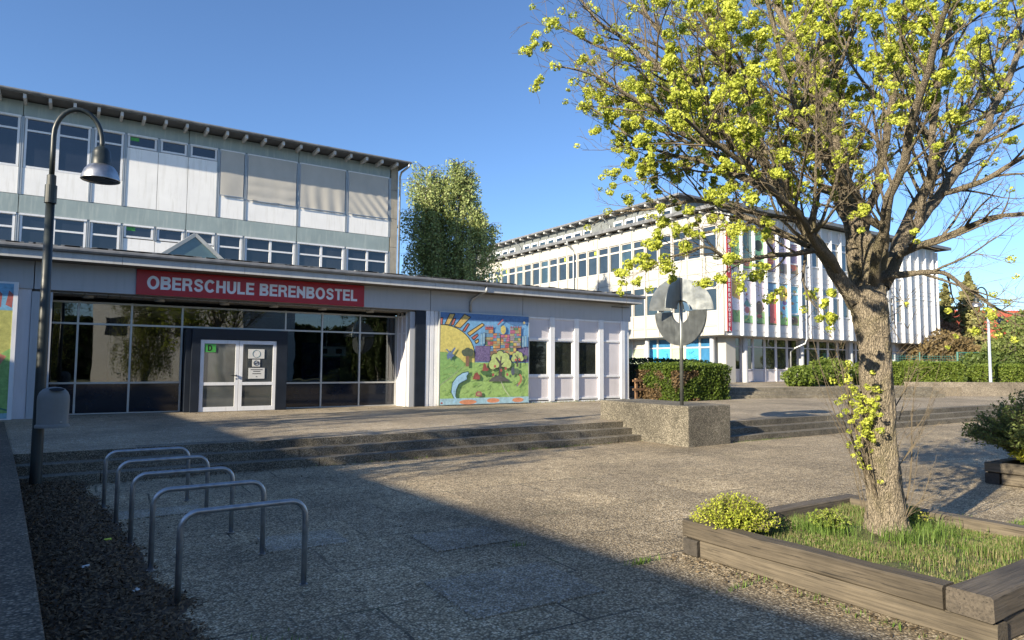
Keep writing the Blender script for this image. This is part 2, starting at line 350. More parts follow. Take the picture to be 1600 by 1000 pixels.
def cloud(name, P, size, mat, parent=None, org=None, col=((.06, .09, .02), (.12, .16, .04)), up=0.0, aspect=1.0, colf=None, kind=None, sizevar=.4, nrm=None):
    """many small leaf quads at points P"""
    P = np.asarray(P, dtype=np.float64); n = len(P)
    if parent is not None: org = ORG[parent.name]
    org = np.array(org or (0, 0, 0) if not isinstance(org, Vector) else org, dtype=np.float64)
    a = rng.normal(size=(n, 3)); a /= np.linalg.norm(a, axis=1)[:, None]
    b = rng.normal(size=(n, 3)); 
    if nrm is not None: a0 = a+np.asarray(nrm)*1.2; a = np.cross(a0, b); a /= np.linalg.norm(a, axis=1)[:, None]+1e-9; nn = a0
    else: nn = rng.normal(size=(n, 3)); nn[:, 2] += up
    nn /= np.linalg.norm(nn, axis=1)[:, None]+1e-9
    a -= nn*(a*nn).sum(1)[:, None]; a /= np.linalg.norm(a, axis=1)[:, None]+1e-9
    b = np.cross(nn, a)
    sz = size*(1+sizevar*(rng.random(n)*2-1))[:, None]
    a = a*sz*.5*aspect; b = b*sz*.5
    V = np.stack([P-a, P-b*.8, P+a, P+b*.8], 1).reshape(-1, 3)-org
    me = bpy.data.meshes.new(name); me.vertices.add(4*n); me.vertices.foreach_set('co', V.ravel())
    me.loops.add(4*n); me.loops.foreach_set('vertex_index', np.arange(4*n, dtype=np.int32))
    me.polygons.add(n); me.polygons.foreach_set('loop_start', np.arange(0, 4*n, 4, dtype=np.int32)); me.update(calc_edges=True)
    f = rng.random(n) if colf is None else np.clip(colf+rng.normal(size=n)*.15, 0, 1)
    c0, c1 = np.array(col[0]), np.array(col[1]); cc = c0+(c1-c0)*f[:, None]
    cc = np.concatenate([cc, np.ones((n, 1))], 1).repeat(4, 0)
    ca = me.color_attributes.new('Col', 'FLOAT_COLOR', 'CORNER'); ca.data.foreach_set('color', cc.ravel())
    me.materials.append(M[mat]); o = bpy.data.objects.new(name, me); C.objects.link(o)
    if parent is not None: o.parent = parent
    else: o.location = org
    ORG[o.name] = Vector(org)
    if kind: o['kind'] = kind
    return o
# ================================================================== GROUND
TZ, UZ = .43, .88
struct('ground', MB().add([(-400,-400,-.03),(500,-400,-.03),(500,500,-.03),(-400,500,-.03)], [(0,1,2,3)]), 'field', 'distant ground around the school grounds')
# paving sheet, very slightly uneven
def sheet(name, x0, x1, y0, y1, z, step, amp, mat, label):
    nx, ny = int((x1-x0)/step)+1, int((y1-y0)/step)+1; m = MB()
    vs = [(x0+(x1-x0)*i/(nx-1), y0+(y1-y0)*j/(ny-1), z+amp*noise.noise(Vector((i*.37*step, j*.37*step, 3.1)))) for j in range(ny) for i in range(nx)]
    m.add(vs, [(j*nx+i, j*nx+i+1, (j+1)*nx+i+1, (j+1)*nx+i) for j in range(ny-1) for i in range(nx-1)])
    return struct(name, m, mat, label, smooth=True)
sheet('paved_plaza', -14, 70, -30, 12.6, .0, .5, .010, 'plaza', 'weathered exposed aggregate paving slabs of the lower plaza')
# replaced and sunken slabs: a different tone, a few millimetres proud
def slab(cx, cy, w, h, mat, label, z=.012):
    m = MB(); a = rad(-2+random.uniform(-1, 1)); c, s_ = math.cos(a), math.sin(a); q = [(-w/2, -h/2), (w/2, -h/2), (w/2, h/2), (-w/2, h/2)]
    m.prism([(cx+x*c-y*s_, cy+x*s_+y*c) for x, y in q], -.02, z+random.uniform(0, .006)); return struct('paving_slab', m, mat, label, bevel=.004)
slab(2.10, 7.15, .80, .62, 'pale_slab', 'paler replaced slab beside the bicycle stands')
slab(1.0, 9.4, .9, .5, 'pale_slab', 'pale slab under the far bicycle stands')
slab(3.15, 4.75, 1.2, .95, 'dark_slab', 'slightly raised dark slab in the shaded paving')
slab(3.55, 6.35, .9, .7, 'dark_slab', 'slightly raised slab near the shadow edge')
# terrace: slab reaching back under the hall and east to the raised wall
struct('paved_terrace', MB().prism([(-14, 12.82), (11.83, 12.82), (13.28, 12.82), (13.28, 11.43), (70, 11.43), (70, 60), (-14, 60)], -.02, TZ), 'terrace', 'paved terrace in front of the entrance hall')
def stairs(name, x0, x1, ybot, n, riser, tread, z0, label, ends=0, mat='step', ang=0, seed=1):
    m = MB(); r = random.Random(seed)
    for k in range(n):
        x = x0; y = ybot+tread*k
        while x < x1-ends*(k):
            L = min(r.uniform(1.35, 2.1), x1-ends*k-x)
            j = r.uniform(-.004, .004); jz = r.uniform(-.004, .003)
            m.box(x+.006, x+L-.006, y+j, y+tread+.04, z0-.02+(riser*k), z0+riser*(k+1)+jz); x += L
    o = struct(name, m, mat, label); o.rotation_euler.z = ang; return o
stairs('stair_steps', -1.0, 11.85, 12.15, 3, .1433, .33, 0, 'three wide concrete steps left of the plinth', .0)
stairs('stair_steps', 13.3, 46, 10.75, 3, .1433, .33, 0, 'three wide concrete steps right of the plinth', 0, seed=3)
# upper terrace and its steps (rotated a little against the buildings)
ua = math.atan2(-.36, 1)
def up(u, d):   # u along the step line, d up-slope
    return (24.87+u*math.cos(ua)-d*math.sin(ua), 20.3+u*math.sin(ua)+d*math.cos(ua))
struct('upper_terrace', MB().prism([up(-3, 0), up(11.2, 0), (60, 12.0), (75, 8), (120, 60), (19.2, 60), (19.2, 24)], TZ-.02, UZ), 'terrace', 'upper terrace level in front of the classroom block')
m = MB(); r = random.Random(5)
for k in range(3):
    u = -3.2
    while u < 11.2:
        L = r.uniform(1.4, 2.2); d0 = -1.05+.35*k
        a, b, c, d = up(u+.01, d0), up(min(u+L, 11.2)-.01, d0), up(min(u+L, 11.2)-.01, d0+.4 if k < 2 else d0+.34), up(u+.01, d0+.4 if k < 2 else d0+.34)
        m.prism([a, b, c, d], TZ-.02, TZ+.15*(k+1)+.003); u += L
struct('stair_steps', m, 'step', 'three low steps in front of the classroom block')

# ================================================================== LOW WALLS
def slantwall(pts_r, width, z0, z1, step=.5):
    m = MB(); poly = pts_r+[(x-width, y) for x, y in reversed(pts_r)]
    return m.prism(poly, z0, z1)
o = slantwall([(.12, 1.2), (-.04, 4.03), (-.19, 6.18), (-.45, 9.8), (-.63, 12.1), (-.84, 14.6), (-1.10, 17.7), (-1.22, 19.3)], 1.6, -.02, .47).build('low_concrete_wall', 'lowwall', org=(-.5, 8, 0), bevel=.012)
tag(o, 'low rough concrete wall along the left edge beside the leaf litter', 'wall')
def awall(p0, p1, th, z0, z1):
    d = (Vector(p1)-Vector(p0)).normalized(); nn = Vector((-d.y, d.x))*th
    return [(p0[0], p0[1]), (p1[0], p1[1]), (p1[0]+nn.x, p1[1]+nn.y), (p0[0]+nn.x, p0[1]+nn.y)]
m = MB(); P0 = Vector((35.3, 17.35)); P1 = Vector((47.5, 11.3)); nseg = 7
for i in range(nseg):
    a = P0.lerp(P1, (i+.004)/nseg); b = P0.lerp(P1, (i+.996)/nseg); m.prism(awall(a, b, .3, 0, 0), TZ-.02, 1.12)
o = m.build('retaining_wall', 'tanwall', org=(41, 14.5, TZ), bevel=.015); tag(o, 'low tan concrete retaining wall under the long hedge at right', 'wall')

# ================================================================== HALL
HY = 20.5
hall = thing('entrance_hall', 'single storey grey and white entrance hall with dark glass front and portal', 'building', (9, HY, TZ))
def hp(mb, name, mat, parent=None, **k): return mb.build(name, mat, parent or hall, **k)
# fascia panels
for a, b in ((-14, -5), (-4.99, -.87), (-.85, 1.37), (7.76, 10.13), (10.15, 13.93), (13.95, 18.88), (18.90, 19.36)):
    hp(MB().box(a, b, HY, HY+.12, 3.66, 4.36), 'fascia_panel', 'bluegrey', bevel=.004)
hp(MB().box(1.375, 7.755, HY+.03, HY+.12, 3.66, 4.36), 'fascia_panel', 'bluegrey')
hp(MB().box(19.25, 19.36, HY+.125, 33, 3.66, 4.36), 'fascia_panel', 'bluegrey')
# roof
hp(MB().box(-14, 19.43, 19.97, 33, 4.41, 4.67), 'roof', 'roof')
m = MB(); x = -14
while x < 19.38:
    L = min(3.0, 19.42-x); m.box(x+.004, x+L-.004, 19.87, 19.93, 4.36, 4.56); x += L
m.box(19.37, 19.425, 19.935, 33, 4.36, 4.405)
hp(m, 'eave_board', 'eave')
g = MB(); g.tube([(-14, 19.83, 4.63), (19.5, 19.83, 4.63)], .072, 10); g.box(-14, 19.5, 19.85, 20.07, 4.675, 4.71)
r = random.Random(3)
for i in range(150):
    x = r.uniform(-3, 19.0); g.box(x, x+r.uniform(.1, .5), 19.80, 19.97, 4.70, 4.715+r.uniform(0, .02))
hp(g, 'gutter', 'gutter')
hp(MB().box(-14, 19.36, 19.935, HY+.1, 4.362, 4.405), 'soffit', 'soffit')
# downpipe of the hall
hp(MB().tube([(11.97, 19.84, 4.57), (11.97, 19.84, 4.40), (11.93, 20.2, 4.33), (11.72, 20.40, 4.15), (11.68, 20.455, 4.0), (11.68, 20.455, 3.68)], .045, 12), 'downpipe', 'zinc', smooth=True)
hp(MB().box(18.3, 19.2, 20.40, 20.42, 4.22, 4.24).box(18.3,18.32,20.40,20.5,4.22,4.24), 'conduit', 'black')
# recess: soffit, side walls, interior
m = MB()
for i in range(40):
    x = -.85+i*.27
    m.box(x, x+.255, HY+.13, 21.56, 3.60, 3.63)
m.box(-.9, 10, HY+.12, 27, 3.64, 3.655)
hp(m, 'soffit_slats', 'ceil')
for i, x in enumerate((.3, 2.0, 3.7, 5.1, 6.6, 8.2)):
    hp(MB().lathe([(.13, 3.60), (.13, 3.54), (.10, 3.54), (.09, 3.58), (0, 3.58)], x, 21.05, 20), 'downlight', 'downlight', smooth=True)
hp(MB().box(-14, -5, HY+.001, HY+.2, TZ, 3.66), 'wall_panel', 'lilac'); hp(MB().box(-4.995, -.9, HY+.05, HY+.2, TZ, 3.66), 'wall_panel', 'lilac')
hp(MB().box(-.89, -.46, HY+.02, HY+.3, TZ, 3.6), 'pillar', 'bluegrey')
hp(MB().box(9.62, 9.99, HY+.02, HY+.3, TZ, 3.64), 'pillar', 'navy', bevel=.004)
# right reveal of the recess (white gridded panels)
m = MB(); xs = 9.40
for y0, y1 in ((20.82, 20.87), (21.18, 21.23), (21.52, 21.57)): m.box(xs, xs+.07, y0, y1, TZ, 3.6)
for z in (TZ, 1.23, 2.86, 3.44): m.box(xs+.005, xs+.065, 20.87, 21.52, z, z+.055)
hp(m, 'reveal_frame', 'white')
hp(MB().box(xs+.03, xs+.05, 20.83, 21.55, TZ+.03, 3.5), 'reveal_panel', 'lilac')
hp(MB().box(9.44, 9.62, 20.6, 20.8, TZ, 3.6), 'reveal_post', 'bluegrey')
# white posts between recess and mural
m = MB()
for x in (9.995, 10.17, 10.33): m.box(x, x+.13, HY+.03, HY+.16, TZ, 3.66)
m.box(9.995, 10.46, HY+.07, HY+.12, TZ, 3.66); hp(m, 'corner_trim', 'white', bevel=.003)
# lobby curtain wall
GY = 21.6
m = MB(); mx = [-.62, .11, 1.37, 2.66, 5.61, 6.78, 8.06, 9.36]
for x in mx: m.box(x-.025, x+.025, GY-.05, GY+.03, TZ, 3.5)
for z, a, b in ((3.46, -.87, 9.4), (2.88, -.87, 2.66), (2.88, 5.61, 9.4), (1.27, -.87, 2.66), (1.22, 5.61, 9.4), (TZ, -.87, 2.66), (TZ, 5.61, 9.4), (2.88, 2.66, 5.61)):
    m.box(a, b, GY-.045, GY+.025, z-.022, z+.028)
hp(m, 'glazing_frame', 'alu')
m = MB(); zz = (1.29, 2.86, 2.91, 3.44)
xs_ = [-.87]+mx
for i in range(len(xs_)-1):
    a, b = xs_[i]+.026, xs_[i+1]-.026
    if b-a < .05: continue
    if abs(a-2.686) < .01: m.box(a, b, GY-.006, GY+.002, 2.91, 3.44); continue
    for za, zb in ((1.25 if a > 5 else 1.30, 2.855), (2.91, 3.435)): m.box(a, b, GY-.006, GY+.002, za, zb)
hp(m, 'lobby_pane', 'glass_hall')
for i in range(len(xs_)-1):
    a, b = xs_[i]+.026, xs_[i+1]-.026
    if b-a < .05 or abs(a-2.686) < .01: continue
    hp(MB().box(a, b, GY-.01, GY+.0, TZ+.03, 1.19 if a > 5 else 1.245), 'parapet_pane', 'navypane')
# interior
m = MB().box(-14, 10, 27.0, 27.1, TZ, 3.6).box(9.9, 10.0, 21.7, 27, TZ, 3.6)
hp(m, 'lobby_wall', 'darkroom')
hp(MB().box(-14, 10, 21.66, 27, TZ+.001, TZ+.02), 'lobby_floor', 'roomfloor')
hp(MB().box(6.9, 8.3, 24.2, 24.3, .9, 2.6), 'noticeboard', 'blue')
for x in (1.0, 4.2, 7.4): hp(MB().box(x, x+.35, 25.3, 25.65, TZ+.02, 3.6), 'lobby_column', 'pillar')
m = MB().box(8.6, 9.7, 26.85, 26.95, TZ, 2.6)
hp(m, 'lobby_door', 'palegreen')
m = MB()
for k in range(4): m.box(2.0+k*.02, 5.2, 23.0+k*.9, 23.06+k*.9, 3.35, 3.42)
hp(m, 'ceiling_strip', 'white')
hp(MB().box(6.95, 8.35, 23.8, 24.0, TZ, .95), 'bench', 'fencewood')
# portal
PY = 20.95
m = MB(); m.box(2.86, 3.08, PY, GY+.02, TZ, 2.52).box(5.22, 5.53, PY, GY+.02, TZ, 2.52).box(2.86, 5.53, PY, GY+.02, 2.52, 2.83).box(2.72, 2.858, PY+.12, GY+.02, TZ, 2.80)
m.box(5.0,5.6,GY+.02,GY+.04,TZ,2.83)
hp(m, 'portal', 'navy', bevel=.004)
for i, (x0, x1) in enumerate(((3.09, 4.14), (4.15, 5.21))):
    m = MB(); y0, y1 = PY+.03, PY+.09
    m.box(x0, x0+.10, y0, y1, TZ+.01, 2.51).box(x1-.10, x1, y0, y1, TZ+.01, 2.51)
    for z, h in ((TZ+.01, .13), (1.19, .09), (2.40, .11)): m.box(x0+.10, x1-.10, y0, y1, z, z+h)
    d = hp(m, 'door', 'white', bevel=.004)
    hp(MB().box(x0+.10, x1-.10, y0+.02, y0+.03, TZ+.14, 1.19).box(x0+.10, x1-.10, y0+.02, y0+.03, 1.28, 2.40), 'door_pane', 'doorglass', d)
    if i == 0: hp(MB().box(4.06, 4.08, y0-.05, y0, 1.45, 1.50).box(3.94, 4.08, y0-.06, y0-.04, 1.46, 1.485).box(4.065,4.085,y0-.008,y0,1.36,1.40), 'handle', 'black', d)
hp(MB().box(2.98, 5.4, 20.98, 21.6, TZ-.01, TZ+.012), 'door_sill', 'roomfloor')
# right wing windows: bays 14.2..18.8
bays = [(14.20, 15.18, 1), (15.40, 16.37, 1), (16.58, 17.61, 1), (17.85, 18.80, 0)]
m = MB(); m.box(10.46, 14.16, HY+.1, HY+.2, TZ, 3.66); hp(m, 'wall_panel', 'lilac')
m = MB()
for a, b in ((14.14, 14.20), (15.18, 15.40), (16.37, 16.58), (17.61, 17.85), (18.80, 19.0)): m.box(a, b, HY-.04, HY+.12, TZ+.06, 3.66)
m.box(19.0, 19.25, HY+.0, HY+.12, TZ+.06, 3.66).box(14.1, 19.3, HY-.01, HY+.13, TZ, TZ+.06)
for a, b, w in bays:
    for z in (2.78, 1.38, .53, 3.58): m.box(a, b, HY+.0, HY+.1, z, z+.075)
hp(m, 'mullion', 'white', bevel=.004)
for a, b, w in bays:
    hp(MB().box(a, b, HY+.04, HY+.08, 2.855, 3.58), 'wall_panel', 'lilac'); hp(MB().box(a, b, HY+.04, HY+.08, .60, 1.38), 'wall_panel', 'lilac')
    if not w: hp(MB().box(a, b, HY+.04, HY+.08, 1.455, 2.78), 'wall_panel', 'lilac')
    if w:
        m = MB(); 
        for q in ((a, a+.05, 1.455, 2.78), (b-.09, b, 1.455, 2.78), (a+.05, b-.09, 1.455, 1.50), (a+.05, b-.09, 2.74, 2.78)): m.box(q[0], q[1], HY+.03, HY+.08, q[2], q[3])
        f = hp(m, 'window', 'white'); hp(MB().box(a+.05, b-.09, HY+.06, HY+.07, 1.50, 2.74), 'pane', 'glass_room', f)
hp(MB().box(19.2, 19.3, HY+.13, 33, TZ, 3.66), 'side_wall', 'lilac')
# skylight pyramid on the hall roof
sk = hp(MB().add([(1.76, 23, 4.72), (4.30, 23, 4.72), (3.11, 23, 5.82), (1.76, 27, 4.72), (4.30, 27, 4.72), (3.11, 27, 5.82)], [(0, 1, 2), (3, 5, 4), (0, 2, 5, 3), (1, 4, 5, 2)]), 'skylight', 'skyglass')
m = MB()
def bar(a, b, r=.04): m.tube([a, b], r, 4)
A_, B_, T_ = Vector((1.70, 22.98, 4.76)), Vector((4.36, 22.98, 4.76)), Vector((3.11, 22.98, 5.88))
for a, b in ((A_, T_), (B_, T_)): m.tube([a, b], .075, 4)
for k in range(1, 5):
    y = 23+k; m.tube([(1.74, y, 4.74), (3.11, y, 5.86), (4.32, y, 4.74)], .03, 4)
m.tube([(3.11, 23, 5.88), (3.11, 27, 5.88)], .05, 4)
hp(m, 'skylight_frame', 'alu', sk)

# ---- block capitals drawn as flat strokes
def glyphs():
    t, h = .25, .20
    def ring(cx, cy, rx, ry, ix, iy, a0, a1, n=28):
        P = []
        for i in range(n+1):
            a = rad(a0+(a1-a0)*i/n); P.append(((cx+rx*math.cos(a), cy+ry*math.sin(a)), (cx+ix*math.cos(a), cy+iy*math.sin(a))))
        return P
    def box(x0, x1, y0, y1): return [((x0, y1), (x0, y0)), ((x1, y1), (x1, y0))]
    def bump(x0, xr, y0, y1, th=h, tv=t):
        ry = (y1-y0)/2; cy = (y0+y1)/2; xc = xr-ry*.95; P = [((x0, y0), (x0, y0+th)), ((xc, y0), (xc, y0+th))]
        for i in range(1, 14):
            a = -math.pi/2+math.pi*i/14; P.append(((xc+(xr-xc)*math.cos(a), cy+ry*math.sin(a)), (xc+(xr-xc-tv)*math.cos(a), cy+(ry-th)*math.sin(a))))
        return P+[((xc, y1), (xc, y1-th)), ((x0, y1), (x0, y1-th))]
    def ribbon(c, w):
        P = []
        for i, (x, y) in enumerate(c):
            a, b = c[max(i-1, 0)], c[min(i+1, len(c)-1)]; dx, dy = b[0]-a[0], b[1]-a[1]; L = math.hypot(dx, dy); P.append(((x-dy/L*w/2, y+dx/L*w/2), (x+dy/L*w/2, y-dx/L*w/2)))
        return P
    S_ = [(.70, .70), (.66, .80), (.56, .88), (.40, .905), (.25, .87), (.16, .79), (.155, .70), (.20, .62), (.32, .56), (.50, .50), (.64, .43), (.695, .33), (.67, .21), (.57, .125), (.42, .095), (.26, .12), (.16, .20), (.115, .31)]
    G = {'O': (.98, [ring(.49, .5, .49, .52, .235, .31, 0, 360, 44)]), 'C': (.92, [ring(.48, .5, .48, .52, .225, .30, 38, 322, 36)]),
         'B': (.84, [box(0, t, 0, 1), bump(t-.01, .80, .485, 1), bump(t-.01, .84, 0, .565)]), 'E': (.74, [box(0, t, 0, 1), box(t, .74, .80, 1), box(t, .70, .405, .595), box(t, .75, 0, .20)]),
         'R': (.86, [box(0, t, 0, 1), bump(t-.01, .83, .40, 1), [((.40, .44), (.30, .44)), ((.66, .46), (.50, .42)), ((.80, .30), (.55, .25)), ((.87, 0), (.60, 0))]]),
         'S': (.82, [ribbon(S_, .215)]), 'H': (.84, [box(0, t, 0, 1), box(.84-t, .84, 0, 1), box(t, .84-t, .40, .60)]), 'L': (.70, [box(0, t, 0, 1), box(t, .70, 0, .20)]),
         'U': (.84, [box(0, t, .36, 1), box(.84-t, .84, .36, 1), ring(.42, .36, .42, .38, .17, .17, 180, 360, 22)]), 'T': (.78, [box(0, .78, .80, 1), box(.39-t/2, .39+t/2, 0, .80)]),
         'N': (.86, [box(0, t, 0, 1), box(.86-t, .86, 0, 1), [((0, 1), (.0, .62)), ((.86, .38), (.86, 0))]]), 'D': (.86, [box(0, t, 0, 1), bump(t-.01, .86, 0, 1)])}
    return G
GLY = glyphs()
def capitals(mb, s, cap, origin, u, v, gap=.10, xs=1.0, width=None, space=.42, pre=.0004):
    u = Vector(u); v = Vector(v); n = u.cross(v); tot = sum((GLY[c][0]+gap) if c != ' ' else space for c in s)-gap
    k = width/(tot*cap) if width else xs; x = -tot/2
    for c in s:
        if c == ' ': x += space; continue
        w, parts = GLY[c]
        for j, P in enumerate(parts):
            vs = []
            for a, b in P:
                for q in (a, b): vs.append(Vector(origin)+u*(x+q[0])*cap*k+v*(q[1]-.5)*cap+n*pre*(j+1))
            mb.add(vs, [(2*i, 2*i+1, 2*i+3, 2*i+2) for i in range(len(P)-1)])
        x += w+gap
sg = thing('school_sign', 'long red signboard with white capital letters above the entrance', 'sign', (4.56, HY-.02, 4.0))
MB().box(1.37, 7.76, HY-.045, HY+.02, 3.665, 4.34).build('sign_board', 'red', sg, bevel=.004)
m = MB(); capitals(m, 'OBERSCHULE BERENBOSTEL', .355, (4.575, HY-.0465, 4.005), (1, 0, 0), (0, 0, 1), width=5.90); m.build('lettering', 'letters', sg)

# notices on the door
def notice(x0, x1, z0, z1, mat, label, cat='notice', extra=None, group=None):
    t = thing('paper_notice', label, cat, ((x0+x1)/2, PY+.03, z0))
    if group: t['group'] = group
    MB().box(x0, x1, PY+.035, PY+.045, z0, z1).build('sheet', mat, t)
    return t
t = notice(3.20, 3.50, 2.15, 2.39, 'green_sticker', 'green square sticker with black letter D on the left door pane', 'sticker')
m = MB(); capitals(m, 'D', .17, (3.34, PY+.034, 2.27), (1, 0, 0), (0, 0, 1), xs=.8); m.build('lettering', 'black', t)
t = notice(4.40, 4.86, 1.98, 2.26, 'white_paper', 'white paper notice with faint round emblem at top of the right door')
m = MB(); m.tube([(4.63+.11*math.cos(a*.3), PY+.033, 2.12+.11*math.sin(a*.3)) for a in range(22)], .005, 4)
m.build('print', 'greenfence', t)
t = notice(4.52, 4.74, 1.74, 1.95, 'white_paper', 'small white no smoking notice in the middle of the right door')
m = MB(); m.tube([(4.63+.07*math.cos(a*.3), PY+.033, 1.845+.07*math.sin(a*.3)) for a in range(22)], .008, 4); m.box(4.58, 4.68, PY+.031, PY+.034, 1.835, 1.85)
m.tube([(4.58, PY+.033, 1.795), (4.68, PY+.033, 1.895)], .008, 4); m.build('print', 'black', t)
t = notice(4.42, 4.88, 1.38, 1.70, 'white_paper', 'white paper notice with printed lines, lowest on the right door')
m = MB()
for k, (w, z) in enumerate(((.17, 1.64), (.10, 1.59), (.12, 1.52), (.02, 1.43))): m.box(4.65-w, 4.65+w, PY+.031, PY+.034, z, z+.018)
m.build('print', 'black', t)
t = thing('hanging_sign', 'white hanging panel with green edge seen behind the lobby glass', 'sign', (7.3, 22.3, 1.9))
MB().box(6.95, 7.85, 22.3, 22.33, 2.10, 2.42).build('panel', 'white_paper', t)
MB().box(6.95, 7.85, 22.29, 22.34, 2.06, 2.10).build('edge', 'greenfence', t)
m = MB(); m.tube([(7.17, 22.31, 2.42), (7.1, 22.31, 3.4)], .012, 5).tube([(7.17, 22.31, 2.42), (7.22, 22.31, 3.4)], .012, 5); m.build('cord', 'white_paper', t)
m = MB().box(7.05, 7.2, 22.285, 22.298, 2.18, 2.34).box(7.5, 7.7, 22.285, 22.298, 2.18, 2.34); m.build('print', 'black', t)
# ================================================================== MURALS (flat painted boards)
def mur(ox, w, z0, h, y):
    """painter for a board; coordinates u,v in 0..1, small forward offset per layer"""
    m = MB(); st = {'k': 0}
    def poly(pts, col, outline=None):
        st['k'] += 1; yy = y-.0012*st['k']
        vs = [(ox+u*w, yy, z0+v*h) for u, v in pts]
        a = sum(vs[i][0]*vs[(i+1) % len(vs)][2]-vs[(i+1) % len(vs)][0]*vs[i][2] for i in range(len(vs)))
        if a < 0: vs = vs[::-1]
        m.add(vs, [tuple(range(len(vs)))], col)
    def rect(a, b, c, d, col): poly([(a, c), (b, c), (b, d), (a, d)], col)
    def ell(cx, cy, rx, ry, col, n=26, a0=0, a1=2*math.pi): poly([(cx+rx*math.cos(a0+(a1-a0)*i/n), cy+ry*math.sin(a0+(a1-a0)*i/n)) for i in range(n)], col)
    def line(pts, wd, col):
        for (a, b), (c, d) in zip(pts, pts[1:]):
            dx, dy = (c-a)*w, (d-b)*h; L = math.hypot(dx, dy) or 1; nx, ny = -dy/L*wd/w, dx/L*wd/h
            poly([(a+nx, b+ny), (c+nx, d+ny), (c-nx, d-ny), (a-nx, b-ny)], col)
    return m, poly, rect, ell, line
def painting_big():
    y = HY-.115; m, poly, rect, ell, line = mur(10.47, 3.66, .47, 3.16, y)
    BL = (.05, .05, .045)
    U = lambda x: (x-150)/762.; 
    def V(x, yy): u = U(x); t = 70+u*48; b = 893-u*18; return (b-yy)/(b-t)
    def Q(*xy): return [(max(0, min(1, U(a))), max(0, min(1, V(a, b)))) for a, b in xy]
    rect(0, 1, 0, 1, (.10, .34, .62))
    poly(Q((150, 70), (912, 118), (912, 185), (800, 205), (740, 185), (700, 160), (560, 160), (150, 140)), (.035, .16, .40))
    # hills
    rect(0, 1, 0, .46, (.30, .50, .10))
    # sun
    su = (.66, .55, .08)
    for c, p in (((.55, .10, .07), [(150, 120), (170, 120), (165, 185), (150, 185)]), ((.62, .40, .05), [(185, 180), (225, 85), (268, 88), (222, 185)]), ((.5, .09, .06), [(232, 188), (256, 128), (275, 128), (256, 188)]),
                 ((.62, .40, .05), [(262, 198), (345, 90), (396, 118), (310, 215)]), ((.5, .09, .06), [(330, 238), (372, 172), (388, 180), (350, 246)]), ((.62, .40, .05), [(370, 258), (495, 172), (514, 188), (390, 286)]),
                 ((.5, .09, .06), [(405, 300), (455, 265), (464, 280), (425, 322)]), ((.62, .40, .05), [(432, 330), (462, 312), (468, 336), (445, 355)])):
        poly(Q(*p), c)
        q = Q(*p); line(q+[q[0]], .016, BL)
    arc = [(150, 182)]+[(150+285*math.sin(a), 470-288*math.cos(a)) for a in [i*.1 for i in range(1, 16)]]+[(436, 520), (150, 520)]
    poly(Q(*arc), su); line(Q(*arc[:17]), .014, BL)
    # left hill
    hill = [(150, 425), (200, 428), (260, 450), (310, 485), (360, 535), (300, 600), (150, 725)]
    poly(Q(*hill), (.22, .44, .09)); line(Q(*hill[:5]), .006, (.15, .25, .08))
    line(Q((150, 722), (250, 640), (330, 560)), .012, (.35, .40, .22))
    r = random.Random(11)
    for i in range(160):   # brush strokes of the meadow
        x, yy = r.uniform(155, 900), r.uniform(530, 820); g = r.uniform(-.05, .09)
        line(Q((x, yy), (x+r.uniform(10, 45), yy-r.uniform(4, 30))), r.uniform(.008, .022), (.26+g, .46+g, .08+g*.5))
    # purple walls
    poly(Q((436, 372), (565, 372), (565, 512), (436, 512)), (.17, .12, .27)); poly(Q((795, 385), (908, 385), (908, 520), (795, 520)), (.17, .12, .27))
    for i in range(170):
        x = r.choice([r.uniform(438, 560), r.uniform(797, 903)]); yy = r.uniform(378, 506)
        rect(U(x), U(x+4), V(x, yy+5), V(x, yy), r.choice([(.32, .24, .45), (.08, .06, .16)]))
    # castle of coloured blocks
    cols = [(.45, .06, .05), (.55, .22, .04), (.60, .42, .06), (.12, .28, .42), (.28, .16, .10), (.50, .10, .22), (.35, .30, .34), (.10, .25, .14), (.40, .36, .16)]
    def castle(x0, x1, yt, yb):
        yy = yt
        while yy < yb:
            hh = r.uniform(14, 34); x = x0
            while x < x1:
                ww = min(r.uniform(18, 48), x1-x); q = Q((x, yy), (x+ww, yy), (x+ww, min(yy+hh, yb)), (x, min(yy+hh, yb)))
                poly(q, r.choice(cols)); line([q[0], q[1], q[2]], .006, (.08, .07, .06)); x += ww
            yy += hh
    castle(520, 590, 205, 372); castle(590, 650, 262, 440); castle(565, 740, 400, 470); castle(655, 735, 275, 410); castle(738, 838, 215, 395); castle(738, 795, 395, 455)
    for x in range(520, 590, 18): poly(Q((x, 192), (x+10, 192), (x+10, 207), (x, 207)), (.38, .26, .40))
    for x in range(742, 836, 22): poly(Q((x, 202), (x+12, 202), (x+12, 217), (x, 217)), (.35, .08, .06))
    ell(U(676), V(676, 232), .03, .05, (.62, .50, .08))
    for x, t in ((478, 265), (500, 255), (848, 290), (872, 285)):
        poly(Q((x, t), (x+16, t), (x+16, t+100), (x, t+100)), (.22, .42, .55)); q = Q((x, t), (x+16, t), (x+16, t+100), (x, t+100)); line(q, .006, (.08, .12, .2))
    poly(Q((622, 186), (668, 136), (680, 142), (634, 192)), (.42, .08, .10))
